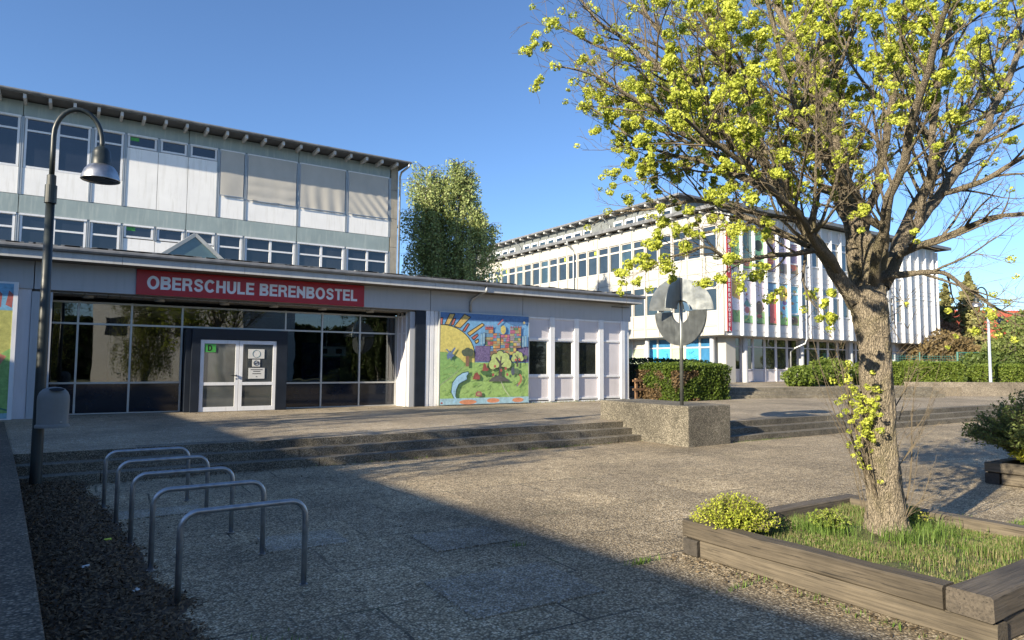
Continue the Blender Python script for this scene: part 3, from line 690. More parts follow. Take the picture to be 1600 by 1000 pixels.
    # trees
    def tree(cx, cy, s, crown, trunk, lobes, base):
        for dx, dy in lobes: ell(U(cx+dx*s*1.06), V(cx, cy+dy*s), .042*s/1.5*1.2, .05*s/1.5*1.25, BL)
        for dx, dy in lobes: ell(U(cx+dx*s*1.06), V(cx, cy+dy*s), .042*s/1.5*1.05, .05*s/1.5*1.08, crown)
        poly(Q((cx-10*s, base), (cx-5*s, cy+10*s), (cx-28*s, cy-25*s), (cx-20*s, cy-30*s), (cx, cy-5*s), (cx+3*s, cy-35*s), (cx+10*s, cy-35*s), (cx+6*s, cy+8*s), (cx+28*s, cy-5*s), (cx+8*s, cy+22*s), (cx+12*s, base)), trunk)
    poly(Q((357, 455), (382, 455), (384, 555), (355, 555)), (.25, .13, .07)); 
    for dx, dy in ((-24, 0), (0, -16), (24, -6), (0, 10), (-18, 14), (20, 16)): ell(U(371+dx), V(371, 428+dy), .035, .03, (.10, .13, .08))
    tree(650, 520, 1.5, (.46, .58, .15), (.10, .085, .08), ((-40, 15), (-28, -22), (0, -40), (30, -28), (42, 8), (0, 0), (-20, 5), (20, 0)), 660)
    poly(Q((550, 690), (580, 655), (640, 635), (700, 655), (738, 690)), (.12, .12, .11))
    tree(805, 480, .85, (.46, .56, .15), (.11, .1, .09), ((-40, 15), (-28, -22), (0, -40), (30, -28), (42, 8), (0, 0)), 560)
    for x, yy in ((605, 555), (700, 575), (590, 630), (715, 628), (660, 592), (790, 500), (825, 498)): ell(U(x), V(x, yy), .013, .016, (.45, .06, .05))
    ell(U(765), V(765, 600), .022, .05, (.10, .12, .16)); ell(U(800), V(800, 600), .03, .035, (.12, .2, .1))
    ell(U(880), V(880, 478), .02, .025, (.16, .22, .08)); line(Q((881, 500), (881, 540)), .01, BL)
    # creatures
    poly(Q((200, 455), (215, 430), (190, 400), (205, 400), (228, 432), (262, 385), (272, 392), (245, 440), (262, 460), (240, 478), (240, 500), (225, 478), (208, 495)), (.10, .18, .36))
    dol = [(250, 880), (268, 850), (240, 780), (248, 700), (285, 645), (330, 612), (378, 600), (382, 618), (365, 640), (368, 670), (330, 690), (300, 710), (280, 760), (275, 820), (296, 852), (270, 862)]
    poly(Q(*dol), (.28, .54, .72)); line(Q(*dol), .012, (.03, .08, .12))
    for pts in ([(495, 602), (508, 525), (530, 540), (532, 565), (553, 578), (540, 600)], [(415, 668), (430, 620), (452, 606), (478, 645), (474, 672)]): poly(Q(*pts), (.32, .06, .04))
    for k in range(6): ell(U(500+k*10), V(500, 610+(k % 2)*10), .018, .02, (.07, .17, .05))
    ell(U(468), V(468, 798), .036, .030, (.36, .10, .09)); ell(U(468), V(468, 798), .018, .015, (.45, .35, .15))
    for dx in (-30, 30): line(Q((468+dx*.6, 800), (468+dx, 825)), .01, (.3, .08, .08))
    line(Q((825, 628), (842, 650), (838, 690), (808, 725)), .035, (.50, .14, .06)); line(Q((800, 732), (812, 716)), .035, (.25, .25, .28))
    line(Q((660, 692), (690, 760), (735, 820)), .012, (.55, .55, .45))
    # water strip with stones
    poly(Q((150, 838), (912, 822), (912, 876), (150, 893)), (.30, .52, .62))
    for a, b, c in ((378, 868, 72), (592, 856, 55), (812, 852, 52)): ell(U(a), V(a, b), c/762., .026, (.62, .20, .06))
    ell(U(165), V(165, 876), .012, .01, (.3, .05, .05)); ell(U(865), V(865, 172), .014, .016, (.5, .40, .15)); poly(Q((250,880),(275,820),(290,850),(268,870)), (.28,.54,.72))
    return m
mu = thing('mural_board', 'square painted mural with yellow sun, block castle and dolphin on green meadow', 'mural', (12.3, HY, .44))
fr = MB().box(10.44, 14.16, HY-.10, HY-.02, .44, .475).box(10.44, 14.16, HY-.10, HY-.02, 3.625, 3.665).box(10.44, 10.47, HY-.11, HY+.02, .475, 3.625).box(14.13, 14.16, HY-.11, HY+.02, .475, 3.625)
fr.build('frame', 'alu', mu); MB().box(10.47, 14.13, HY-.105, HY-.03, .475, 3.625).build('backing', 'white', mu)
for o in (painting_big(),):
    # keep all layers within a few mm: compress the offsets
    vs = []
    for x, y, z in o.v: vs.append((x, HY-.1065+(y-(HY-.115))*.035, z))
    o.v = vs; o.build('painting', 'vc', mu)
mu2 = thing('mural_board', 'partly visible painted mural of yellow and green hills at the far left', 'mural', (-3, HY, .44))
MB().box(-4.92, -4.88, HY-.13, HY+.03, .42, 3.79).box(-1.25, -1.16, HY-.13, HY+.05, .42, 3.79).box(-4.88, -1.25, HY-.12, HY-.02, 3.745, 3.79).box(-4.88, -1.25, HY-.12, HY-.02, .42, .46).build('frame', 'white', mu2)
m, poly, rect, ell, line = mur(-4.88, 3.63, .46, 3.285, HY-.09)
rect(0, 1, 0, 1, (.42, .42, .08)); rect(0, 1, .80, 1, (.10, .34, .55)); poly([(0, 0), (1, 0), (1, .52), (.86, .40), (.5, .45), (0, .3)], (.20, .42, .08))
for u in (.84, .90, .96): poly([(u, .84), (u+.035, .82), (u+.04, .92), (u+.015, .95)], (.35, .07, .06))
poly([(.80, .42), (.95, .40), (.98, .46), (.90, .50)], (.50, .16, .08)); rect(0, 1, 0, .04, (.2, .42, .5)); line([(.78, .30), (.90, .10), (1, .06)], .02, (.05, .18, .12))
line([(.88, .52), (.89, .56)], .012, (.02, .02, .02))
m.v = [(x, HY-.121+(y-(HY-.09))*.1, z) for x, y, z in m.v]; m.build('painting', 'vc', mu2)
MB().box(-4.88, -1.25, HY-.12, HY-.03, .46, 3.745).build('backing', 'white', mu2)

# ================================================================== UPPER CLASSROOM BLOCK (behind the hall)
BY = 30.12
blk = thing('classroom_block', 'two visible storeys of white panels and blue windows rising behind the entrance hall', 'building', (5, BY, .44))
def bp(mb, name, mat, parent=None, **k): return mb.build(name, mat, parent or blk, **k)
XL = -14.2
bp(MB().box(XL, 12.9, BY+.1, 41, .4, 11.4), 'wall', 'soffit')
jt = [XL, -8.6, -1.86, 3.70, 8.2, 12.62]
for a, b in zip(jt, jt[1:]):
    bp(MB().box(a+.012, b-.012, BY-.02, BY+.1, 10.90, 11.43), 'spandrel_band', 'sage'); bp(MB().box(a+.012, b-.012, BY-.02, BY+.1, 7.28, 7.95), 'spandrel_band', 'sage')
bay = [-10.8, -8.6, -6.35, -4.1, -1.86, .33, 1.44, 2.60, 3.70, 4.86, 5.96, 8.20, 10.45, 12.60]
for x in bay:
    for za, zb in ((7.96, 10.88), (3.8, 7.26)):
        if x in (2.60, 3.70): za = zb-.56
        bp(MB().box(x-.055, x-.014, BY-.035, BY+.05, za, zb).box(x+.014, x+.055, BY-.035, BY+.05, za, zb).box(x-.014, x+.014, BY-.01, BY+.05, za, zb), 'mullion', 'mullion')
def uwin(a, b, z0, z1, trans, split, name='window', fr='white', gl='glass_up', Y=None):
    Y = BY if Y is None else Y
    m = MB(); w = .075; y0, y1 = Y-.01, Y+.07
    m.box(a, b, y0, y1, z1-.075, z1).box(a, b, y0, y1, z0, z0+w).box(a, a+w, y0, y1, z0+w, z1-.075).box(b-w, b, y0, y1, z0+w, z1-.075)
    m.box(a-.02, b+.02, Y-.05, Y-.012, z1-.06, z1+.01)     # blind box
    if trans: m.box(a+w, b-w, y0+.003, y1, trans-.035, trans+.035)
    if split:
        c = (a+b)/2; segs = [(z0+w, trans-.035), (trans+.035, z1-.075)] if trans else [(z0+w, z1-.075)]
        for s0, s1 in segs: m.box(c-.05, c+.05, y0+.002, y1, s0, s1)
    f = bp(m, name, fr)
    bp(MB().box(a+.03, b-.03, Y+.04, Y+.055, z0+.03, z1-.03), 'pane', gl, f); return f
for i, (a, b) in enumerate(zip(bay, bay[1:])):
    a, b = a+.07, b-.07; w = b-a; wide = w > 1.5; small = 1.4 < bay[i] < 3.8
    # upper floor
    if small:
        uwin(a, b, 10.36, 10.88, None, False); bp(MB().box(a-.01-.052*(bay[i] > 1.5), b+.01+.052*(bay[i+1] < 4), BY-.015, BY+.06, 7.97, 10.33), 'white_panel', 'whitepanel')
        uwin(a, b, 6.74, 7.26, None, False); bp(MB().box(a-.01-.052*(bay[i] > 1.5), b+.01+.052*(bay[i+1] < 4), BY+.0, BY+.06, 4.4, 6.70), 'white_panel', 'whitepanel')
    else:
        uwin(a, b, 8.97, 10.88, 10.38, wide); bp(MB().box(a-.01, b+.01, BY-.015, BY+.06, 7.97, 8.96), 'white_panel', 'whitepanel')
        uwin(a, b, 5.36, 7.26, 6.74, wide); bp(MB().box(a-.01, b+.01, BY+.0, BY+.06, 4.4, 5.35), 'white_panel', 'whitepanel')
        if i % 3 == 1: bp(MB().box(b-.55, b-.08, BY+.056, BY+.06, 5.5, 7.2), 'curtain', 'cream')
# blinds on the four right bays
def blind(a, b, z0, mode, seed):
    m = MB(); nx, nz = 30, 30; r = random.Random(seed); vs = []
    for j in range(nz+1):
        for i in range(nx+1):
            u, v = i/nx, j/nz; z = z0+(10.84-z0)*v; y = BY-.055
            k = (1-v)
            if mode == 1: y -= .018*k*abs(math.sin(k*14))*(1+.4*math.sin(u*9)); z += .03*k*math.sin(u*13)*(k > .75)
            if mode == 2: y -= .013*k*math.sin(u*22+math.sin(v*3))*(u > .1)
            if mode == 3: y -= .020*k**.7*math.sin((u*1.0+v*.9)*26)*(.3+u)
            if mode == 0: y -= .01*k*math.sin(u*5)
            vs.append((a+(b-a)*u, y, z))
    m.add(vs, [(j*(nx+1)+i, j*(nx+1)+i+1, (j+1)*(nx+1)+i+1, (j+1)*(nx+1)+i) for j in range(nz) for i in range(nx)])
    f = bp(m, 'sun_blind', 'blind', smooth=True)
    bp(MB().box(a, b, BY-.085, BY-.06, z0-.03, z0+.0), 'blind_rail', 'galv', f)
for (a, b, z0, md) in ((4.95, 5.87, 8.93, 0), (6.05, 8.10, 8.86, 1), (8.30, 10.36, 8.85, 2), (10.55, 12.50, 8.86, 3)): blind(a, b, z0, md, md)
# green signs in two windows
bp(MB().box(1.60, 1.90, BY+.03, BY+.039, 10.64, 10.78), 'window_sign', 'green_sticker'); bp(MB().box(1.60, 1.90, BY+.03, BY+.039, 7.03, 7.17), 'window_sign', 'green_sticker')
# roof
bp(MB().box(XL, 13.3, BY-.85, 41, 11.47, 11.58), 'roof', 'roof')
bp(MB().tube([(XL, BY-.90, 11.53), (13.35, BY-.90, 11.53)], .045, 8).box(XL, 13.32, BY-.86, BY-.852, 11.465, 11.60), 'gutter', 'gutter')
x = -10.97
while x < 13.2: bp(MB().box(x, x+.10, BY-.82, BY+.1, 11.30, 11.465), 'rafter_end', 'eave'); x += .76

m = MB()
for k in range(8): m.box(12.66, 13.02, BY-.03, BY+.3, .5+k*1.4, .5+k*1.4+1.385)
bp(m, 'corner_pillar', 'pillar')
bp(MB().tube([(13.22, BY-.88, 11.5), (13.22, BY-.88, 11.35), (13.12, BY-.2, 11.2), (13.10, BY-.08, 11.0), (13.10, BY-.08, 1)], .05, 10), 'downpipe', 'zinc', smooth=True)

# ================================================================== CLASSROOM BUILDING (right)
AX, BYY = 31.5, 25.55
rb = thing('classroom_building', 'large pale two storey classroom building on columns with vertical white fins', 'building', (AX, BYY, UZ))
def rp(mb, name, mat, parent=None, **k): return mb.build(name, mat, parent or rb, **k)
def fA(u0, u1, d0, d1, z0, z1): return (AX-d1, AX-d0, u0, u1, z0, z1)     # u = y, d outward (-x)
def fB(u0, u1, d0, d1, z0, z1): return (u0, u1, BYY-d1, BYY-d0, z0, z1)   # u = x, d outward (-y)
YE, XE = 58.0, 56.75
rp(MB().box(AX+.12, XE-.05, BYY+.12, YE, 3.75, 11.05), 'core_wall', 'soffit')
rp(MB().box(AX+.05, XE-.02, BYY+.05, YE, 3.62, 3.74), 'soffit', 'cream')
ya = [25.95+1.187*k for k in range(28)]
xb = [32.95+1.155*k for k in range(21)]      # fin positions on the B front
# A front panels
m = MB()
k = 0
for i in range(0, len(ya)-1, 3):
    a, b = ya[i]+.02 if i else BYY-.02, ya[min(i+3, len(ya)-1)]-.02
    m.box(*fA(a, b, 0, .12, 10.20, 11.06))
rp(m, 'fascia', 'cream')
m = MB(); m.box(*fA(BYY-.02, ya[0]-.06, 0, .10, 3.66, 10.19))
for a, b in zip(ya, ya[1:]):
    m.box(*fA(a+.055, b-.055, 0, .06, 7.50, 8.30)); m.box(*fA(a+.055, b-.055, 0, .06, 6.99, 7.40)); m.box(*fA(a+.055, b-.055, 0, .06, 4.30, 5.04)); m.box(*fA(a+.055, b-.055, 0, .06, 3.74, 4.20))
    m.box(*fA(a+.055, b-.055, 0, .085, 7.41, 7.49)); m.box(*fA(a+.055, b-.055, 0, .085, 4.21, 4.29)); m.box(*fA(a+.055, b-.055, 0, .085, 3.66, 3.73))
rp(m, 'wall_panel', 'cream')
m = MB()
for y in ya:
    for s in (-1, 1): m.box(*fA(y+s*.066-.009, y+s*.066+.009, -.01, .064, 3.7, 8.3))
for a, b in zip(ya, ya[1:]):
    for z in (7.395, 7.497, 4.195, 4.297, 3.735, 8.295): m.box(*fA(a+.076, b-.076, -.01, .067, z-.008, z+.010))
rp(m, 'joint_strip', 'joint')  # dark strips: shade of the panel gaps put into the colour
for y in ya: rp(MB().box(*fA(y-.055, y+.055, -.02, .13, 3.66, 10.195)), 'mullion', 'whitewarm')
def rwin(face, a, b, z0, z1, tr, i, sticker=False):
    m = MB(); w = .055
    m.box(*face(a, b, -.03, .05, z1-.06, z1)); m.box(*face(a, b, -.03, .07, z0, z0+.08)); m.box(*face(a, a+w, -.03, .05, z0+.08, z1-.06)); m.box(*face(b-w, b, -.03, .05, z0+.08, z1-.06)); m.box(*face(a+w, b-w, -.03, .05, tr-.06, tr+.06))
    f = rp(m, 'window', 'white' if face is fB else 'whitewarm')
    rp(MB().box(*face(a+w, b-w, -.05, .0, z0+.08, z1-.06)), 'pane', 'glass_rb', f)
    if sticker: rp(MB().box(*face(a+w+.05, a+w+.35, .002, .008, z1-.36, z1-.12)), 'sticker', 'yellow_sticker', f)
for i, (a, b) in enumerate(zip(ya, ya[1:])):
    if i > 23: continue
    rwin(fA, a+.056, b-.056, 8.31, 10.19, 9.68, i, i in (9, 12, 19))
    if i < 7: rwin(fA, a+.056, b-.056, 5.05, 6.98, 6.46, i)
# B front
m = MB()
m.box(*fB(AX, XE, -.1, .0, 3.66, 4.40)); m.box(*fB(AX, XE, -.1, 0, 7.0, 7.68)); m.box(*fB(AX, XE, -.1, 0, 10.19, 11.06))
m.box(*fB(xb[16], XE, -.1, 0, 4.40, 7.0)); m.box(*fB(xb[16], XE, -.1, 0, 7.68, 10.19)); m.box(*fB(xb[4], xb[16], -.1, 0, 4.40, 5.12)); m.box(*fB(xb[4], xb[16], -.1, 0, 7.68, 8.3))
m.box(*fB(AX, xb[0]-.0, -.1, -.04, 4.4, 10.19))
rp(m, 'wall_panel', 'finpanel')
for a, b in zip([AX+.3]+xb, xb+[XE]):
    m = MB()
    for z in (3.95, 4.35, 7.05, 7.36, 7.64, 8.7, 9.9, 5.9, 6.6):
        if z in (8.7, 9.9, 5.9, 6.6) and a < xb[15]: continue
        m.box(*fB(a+.06, b-.06, 0, .03, z, z+.035))
    rp(m, 'joint_strip', 'lilac')
for i, x in enumerate([AX+.39]+xb+[XE]): rp(MB().box(*fB(x-.045, x+.045, 0, .19, 3.66, 10.9)), 'fin', 'white')
rp(MB().box(*fB(AX+.5, XE, .02, .06, 7.02, 7.08)), 'rail', 'white')
for i, (a, b) in enumerate(zip(xb[4:16], xb[5:17])):
    rwin(fB, a+.07, b-.07, 5.13, 6.98, 6.46, i); rwin(fB, a+.07, b-.07, 8.31, 10.18, 9.68, i)
# painted panels between the fins (children's art, generic shapes)
def artpanel(a, b, z0, z1, seed):
    r = random.Random(seed); m, poly, rect, ell, line = mur(a, b-a, z0, z1-z0, BYY-.02)
    sk, gr = [((.42, .40, .50), (.10, .24, .08)), ((.46, .42, .50), (.10, .26, .10)), ((.44, .38, .45), (.10, .22, .08)), ((.05, .18, .32), (.06, .14, .05)), ((.10, .32, .45), (.12, .30, .06)), ((.05, .30, .42), (.07, .16, .05)),
              ((.10, .22, .10), (.18, .30, .06)), ((.05, .10, .10), (.08, .22, .06)), ((.12, .30, .12), (.04, .14, .04)), ((.08, .07, .12), (.05, .05, .10)), ((.20, .18, .26), (.05, .05, .06)), ((.10, .08, .14), (.10, .08, .05))][seed % 12]
    k_ = 2.3 if seed > 5 else 1.5; sk = tuple(min(.7, c*k_) for c in sk); gr = tuple(min(.7, c*k_) for c in gr)
    rect(0, 1, 0, 1, sk); rect(0, 1, 0, r.uniform(.15, .3), gr)
    if seed == 0: poly([(0, .62), (1, .52), (1, 1), (0, 1)], (.55, .33, .03)); poly([(0, 0), (.35, 0), (.2, .55), (0, .45)], (.30, .03, .03))
    if seed == 1: poly([(.1, .38), (.5, .58), (.9, .38)], (.10, .30, .30)); ell(.5, .30, .22, .08, (.5, .12, .12)); line([(.3, .05), (.6, .10), (.75, .28)], .05, (.55, .55, .10))
    if seed == 2: ell(.5, .38, .35, .16, (.18, .12, .10)); ell(.5, .17, .25, .05, (.5, .06, .06))
    if seed == 3: poly([(.35, .02), (1, .02), (1, .70), (.8, .76), (.5, .68), (.35, .5)], (.55, .04, .05)); ell(.62, .62, .13, .05, (.6, .6, .6)); ell(.62, .62, .05, .02, (.05, .05, .1))
    if seed == 4: ell(.5, .78, .55, .20, (.62, .40, .04)); ell(.7, .55, .22, .06, (.12, .06, .30)); ell(.3, .25, .2, .08, (.3, .5, .08)); ell(.6, .42, .15, .04, (.5, .08, .05))
    if seed == 5: ell(.6, .82, .2, .07, (.6, .45, .08)); ell(.5, .12, .4, .10, (.10, .07, .06)); ell(.35, .55, .15, .04, (.55, .2, .03))
    if seed == 9: ell(.6, .82, .35, .14, (.6, .42, .08)); ell(.5, .25, .3, .09, (.5, .06, .04))
    if seed == 10: ell(.5, .8, .32, .13, (.03, .03, .03)); ell(.5, .8, .22, .09, (.3, .3, .32))
    if seed == 11: ell(.5, .18, .33, .11, (.62, .10, .03)); ell(.5, .6, .2, .05, (.3, .1, .15))
    if seed in (6, 7): ell(.5, .1, .3, .06, (.55, .12, .04)); poly([(.3, .2), (.5, .6), (.7, .2)], (.2, .35, .3) if seed == 7 else (.35, .45, .08))
    if seed == 8: ell(.5, .6, .4, .14, (.04, .06, .04)); ell(.5, .14, .35, .08, (.02, .02, .02)); ell(.5, .14, .12, .03, (.6, .6, .55))
    for i in range(16):
        c = r.choice([(.5, .06, .06), (.03, .03, .04), (.5, .35, .06), (.1, .25, .08), (.45, .42, .4), (.12, .12, .3)])
        x, y = r.uniform(.1, .9), r.uniform(.05, .75)
        if r.random() < .5: ell(x, y, r.uniform(.03, .10), r.uniform(.01, .035), c, 9)
        else: line([(x, y), (min(.97, max(.03, x+r.uniform(-.3, .3))), y+r.uniform(-.08, .1))], .015, c)
    m.v = [(x, BYY-.012+(y-(BYY-.02))*.12, z) for x, y, z in m.v]
    rp(m, 'painted_panel', 'vc')
    rp(MB().box(a, b, BYY-.010, BYY+.02, z0, z1), 'panel_backing', 'white')
for i, (a, b) in enumerate(zip([AX+.39]+xb[:5], xb[:6])):
    artpanel(a+.06, b-.06, 4.45, 6.97, i); artpanel(a+.06, b-.06, 7.72, 10.17, i+6)
# ground floor, set back
GA, GB = 32.45, 26.6
def gA(u0, u1, d0, d1, z0, z1): return (GA-d1, GA-d0, u0, u1, z0, z1)
def gB(u0, u1, d0, d1, z0, z1): return (u0, u1, GB-d1, GB-d0, z0, z1)
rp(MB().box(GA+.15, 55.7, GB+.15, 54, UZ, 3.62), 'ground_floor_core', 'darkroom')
m = MB(); m.box(GA, GA+.85, GB-.35, GB+.3, UZ, 3.62); rp(m, 'corner_wall', 'cream')
gx = [33.05+1.155*k for k in range(20)]
m = MB()
for x in gx: m.box(*gB(x-.05, x+.05, -.05, .08, UZ, 3.62))
for a, b in zip(gx, gx[1:]):
    for z in (3.02, 1.62, UZ+.01, 3.55): m.box(*gB(a+.05, b-.05, -.04, .05, z, z+.07))
rp(m, 'ground_floor_frame', 'lilac')
m = MB()
for a, b in zip(gx, gx[1:]): m.box(*gB(a+.05, b-.05, -.03, .0, UZ+.08, 1.62))
for a, b in zip(gx[13:], gx[14:]): m.box(*gB(a+.05, b-.05, -.03, .0, 1.69, 3.55))
rp(m, 'parapet_panel', 'lilac')
for a, b in zip(gx[:13], gx[1:14]):
    f = rp(MB().box(*gB(a+.05, a+.09, -.02, .03, 1.69, 3.55)).box(*gB(b-.09, b-.05, -.02, .03, 1.69, 3.55)), 'window', 'white')
    rp(MB().box(*gB(a+.09, b-.09, -.02, .0, 1.69, 3.02)).box(*gB(a+.09, b-.09, -.02, .0, 3.09, 3.55)), 'pane', 'glass_room', f)
m = MB()
gy = [27.0+1.187*k for k in range(10)]
for y in gy: m.box(*gA(y-.06, y+.06, -.05, .08, UZ, 3.62))
for a, b in zip(gy, gy[1:]):
    for z in (2.95, 1.62, UZ+.01, 3.55): m.box(*gA(a+.06, b-.06, -.04, .05, z, z+.09))
m.box(*gA(gy[-1], 54, -.05, .05, UZ, 3.62))
rp(m, 'ground_floor_frame', 'whitewarm')
pc = ['cyan', None, 'cyan', 'cyan', 'palegreen', 'cyan', 'cyan', None, None]
pc = ['cyandk', 'cyan', 'palegreen', 'cyan', 'cyan', 'palegreen', 'palegreen', 'palegreen', 'palegreen']
for i, (a, b) in enumerate(zip(gy, gy[1:])):
    rp(MB().box(*gA(a+.06, b-.06, -.03, .0, UZ+.1, 1.62)).box(*gA(a+.06, b-.06, -.03, -.001, 1.71, 2.95)), 'poster_pane', pc[i])
    rp(MB().box(*gA(a+.06, b-.06, -.03, .0, 3.04, 3.55)), 'top_pane', 'cyandk' if pc[i][:4] == 'cyan' else 'cream')
m = MB(); r = random.Random(4)
for i in (1, 3, 4):
    a = gy[i]+.15
    for k in range(7):
        p = [(GA-.012, a+r.uniform(0, .85), r.uniform(1.75, 2.9)) for _ in range(2)]; p.insert(1, (GA-.012, (p[0][1]+p[1][1])/2+r.uniform(-.1, .1), (p[0][2]+p[1][2])/2)); m.tube(p, .012, 4)
rp(m, 'poster_drawing', 'cyandk')
for x in (34.05, 39.75, 45.5, 51.2, 56.3): rp(MB().lathe([(.17, UZ), (.17, 3.62)], x, 26.15, 16), 'column', 'bluegrey', smooth=True)
for y in (26.9, 32.3, 38.0): rp(MB().lathe([(.15, UZ), (.15, 3.62)], 32.0, y, 16), 'column', 'bluegrey', smooth=True)
rp(MB().box(55.7, 55.9, GB, 34, UZ, 3.62), 'end_wall', 'lilac')
# roof and clerestory
rp(MB().box(AX-.55, XE+1.3, BYY-.6, YE, 11.16, 11.34), 'roof', 'roof')
rp(MB().box(AX-.60, AX-.55, BYY-.65, YE, 11.14, 11.36).box(AX-.60, XE+1.3, BYY-.66, BYY-.61, 11.14, 11.36), 'gutter', 'gutter')
for k in range(27): rp(MB().box(AX-.5, AX+.1, 25.6+1.187*k, 25.74+1.187*k, 11.0, 11.155), 'rafter_end', 'eave')
rp(MB().box(AX-.0, AX+.1, BYY, YE, 11.065, 11.155), 'dark_eave_board', 'soffit')  # dark board closing the gap between fascia and roof
PX = 33.3
rp(MB().box(PX, 50, 30.5, YE, 11.34, 13.0), 'clerestory_wall', 'conduit')
m = MB(); y = 30.5
while y < YE: m.box(PX-.03, PX, y, y+.07, 11.34, 12.95); y += .16
rp(m, 'cladding_rib', 'conduit')
rp(MB().box(PX-.65, 50, 30.0, YE, 13.0, 13.14), 'clerestory_roof', 'gutter')
for k in range(23): rp(MB().box(PX-.6, PX, 30.7+1.187*k, 30.86+1.187*k, 12.83, 12.995), 'clerestory_rafter_end', 'eave')
for k in range(20):
    if k in (5, 6, 15): continue
    y = 31.2+1.187*k
    f = rp(MB().box(PX-.06, PX-.031, y, y+.12, 11.4, 12.45).box(PX-.06, PX-.031, y+.88, y+1.0, 11.4, 12.45).box(PX-.06, PX-.031, y+.12, y+.88, 12.3, 12.45), 'clerestory_window', 'white')
    rp(MB().box(PX-.045, PX-.035, y+.12, y+.88, 11.4, 12.3), 'pane', 'glass_rb', f)
for y in (39.6, 51.5):
    rp(MB().tube([(AX-.55, y, 11.2), (AX-.55, y, 10.95), (AX-.2, y-.25, 10.5), (AX-.18, y-.3, 10.2), (AX-.18, y-.3, .9)], .06, 8), 'downpipe', 'zinc')
    rp(MB().tube([(PX-.6, y-2, 13.0), (PX-.55, y-2, 12.8), (PX-.12, y-2.3, 12.3), (PX-.1, y-2.3, 11.4)], .05, 8), 'downpipe', 'zinc')
for x in (38.95, 49.0):
    rp(MB().tube([(x, BYY-.34, 10.9), (x, BYY-.34, 3.6), (x-.15, BYY-.3, 3.3), (x-.45, BYY+.3, 3.0), (x-.5, BYY+.5, 2.8), (x-.5, BYY+.5, UZ)], .06, 10), 'downpipe', 'zinc', smooth=True)
# vertical banner sign at the corner
bs = thing('banner_sign', 'tall narrow red sign with stacked white letters on the building corner', 'sign', (AX+.2, BYY-.05, 3.85))
MB().box(AX-.03, AX+.335, BYY-.235, BYY-.20, 3.87, 10.15).build('sign_board', 'red', bs)
m = MB(); word = 'OBERSCHULE BERENBOSTEL'; st = (10.0-4.0)/21
for i, ch in enumerate(word):
    if ch != ' ': capitals(m, ch, .215, (AX+.155, BYY-.2365, 10.0-st*i-.03), (1, 0, 0), (0, 0, 1), pre=.001)
m.build('lettering', 'letters', bs)
MB().box(AX-.0, AX+.03, BYY-.199, BYY-.021, 3.87, 10.15).build('side_plate', 'whitewarm', bs)
# ================================================================== STREET FURNITURE
def lamp(name, loc, label, mat, rot=0):
    t = thing(name, label, 'street lamp', loc, 'street lamps with bell shades')
    x, y, z = loc; c, s = math.cos(rot), math.sin(rot)
    P = lambda u, h: (x+u*c, y+u*s, z+h)
    MB().tube([P(0, -.05), P(0, .1), P(0, 2.4), P(0, 4.25)], [.083, .078, .066, .058], 20).build('pole', mat, t, smooth=True)
    MB().lathe([(.056, 4.20+z), (.078, 4.20+z), (.078, 4.47+z), (.06, 4.475+z), (.06, 4.62+z), (.045, 4.63+z)], x, y, 20).build('collar', 'lampgreen', t, smooth=False)
    pts = [P(0, 4.6), P(.0, 5.0)]+[P(.31-.31*math.cos(a), 5.22+.47*math.sin(a)) for a in [i*math.pi/14 for i in range(0, 15)]]+[P(.62, 5.12)]
    MB().tube(pts, .036, 14).build('gooseneck', 'lampgreen', t, smooth=True)
    hx, hy = x+.62*c, y+.62*s
    MB().lathe([(.0, 5.19+z), (.05, 5.18+z), (.10, 5.14+z), (.124, 5.08+z), (.128, 4.99+z), (.132, 4.985+z), (.132, 4.87+z)], hx, hy, 24).build('lamp_cap', 'lampgreen', t, smooth=True)
    MB().lathe([(.13, 4.885+z), (.175, 4.86+z), (.22, 4.80+z), (.252, 4.72+z), (.266, 4.655+z), (.268, 4.645+z), (.262, 4.64+z), (.25, 4.66+z), (.22, 4.74+z), (.10, 4.83+z)], hx, hy, 36).build('lamp_shade', 'lampalu', t, smooth=True)
    MB().lathe([(.25, 4.662+z), (.12, 4.70+z), (0, 4.71+z)], hx, hy, 24).build('lamp_glass', 'lamplens', t, smooth=True)
    return t
lamp('street_lamp', (-.36, 12.0, 0), 'dark green lamp post with curved arm and silver bell shade beside the bin', 'lampgreen')
lamp('street_lamp', (40.45, 15.7, TZ), 'pale grey lamp post standing against the tan wall at far right', 'polegrey', rot=rad(150))
# waste bin hung on the post
b = thing('waste_bin', 'grey rounded litter bin mounted on the dark lamp post', 'bin', (-.19, 11.82, .9))
m = MB()
prof = [(0, .90), (.19, .90), (.205, .93), (.20, .935), (.195, .95), (.20, 1.28), (.196, 1.345), (.175, 1.405), (.135, 1.45), (.08, 1.475), (0, 1.483)]
m.lathe([(r*1.0, z) for r, z in prof], -.19, 11.82, 32); m.v = [(-.19+(x+.19)*1.0, 11.82+(y-11.82)*.62, z) for x, y, z in m.v]
m.build('bin_body', 'bin', b, smooth=True)
MB().lathe([(.212, .905), (.215, .93), (.20, .94)], 0, 0, 32).v
m = MB(); m.lathe([(.213, .895), (.216, .93), (.198, .945)], 0, 0, 32); m.v = [(-.19+x, 11.82+y*.62, z) for x, y, z in m.v]; m.build('bin_rim', 'bin', b, smooth=True)
m = MB(); m.add([(-.155+.095*math.cos(a), 11.72+.035*math.sin(a)-.012, 1.447+.022*math.sin(a)) for a in [i*math.pi/8 for i in range(16)]], [tuple(range(16))])
m.build('bin_opening', 'black', b)
MB().box(-.35, -.24, 11.88, 11.96, 1.0, 1.06).box(-.35, -.24, 11.88, 11.96, 1.3, 1.36).build('bracket', 'galv', b)
MB().lathe([(.014, .0), (.014, .01), (0, .01)], 0, 0, 10)
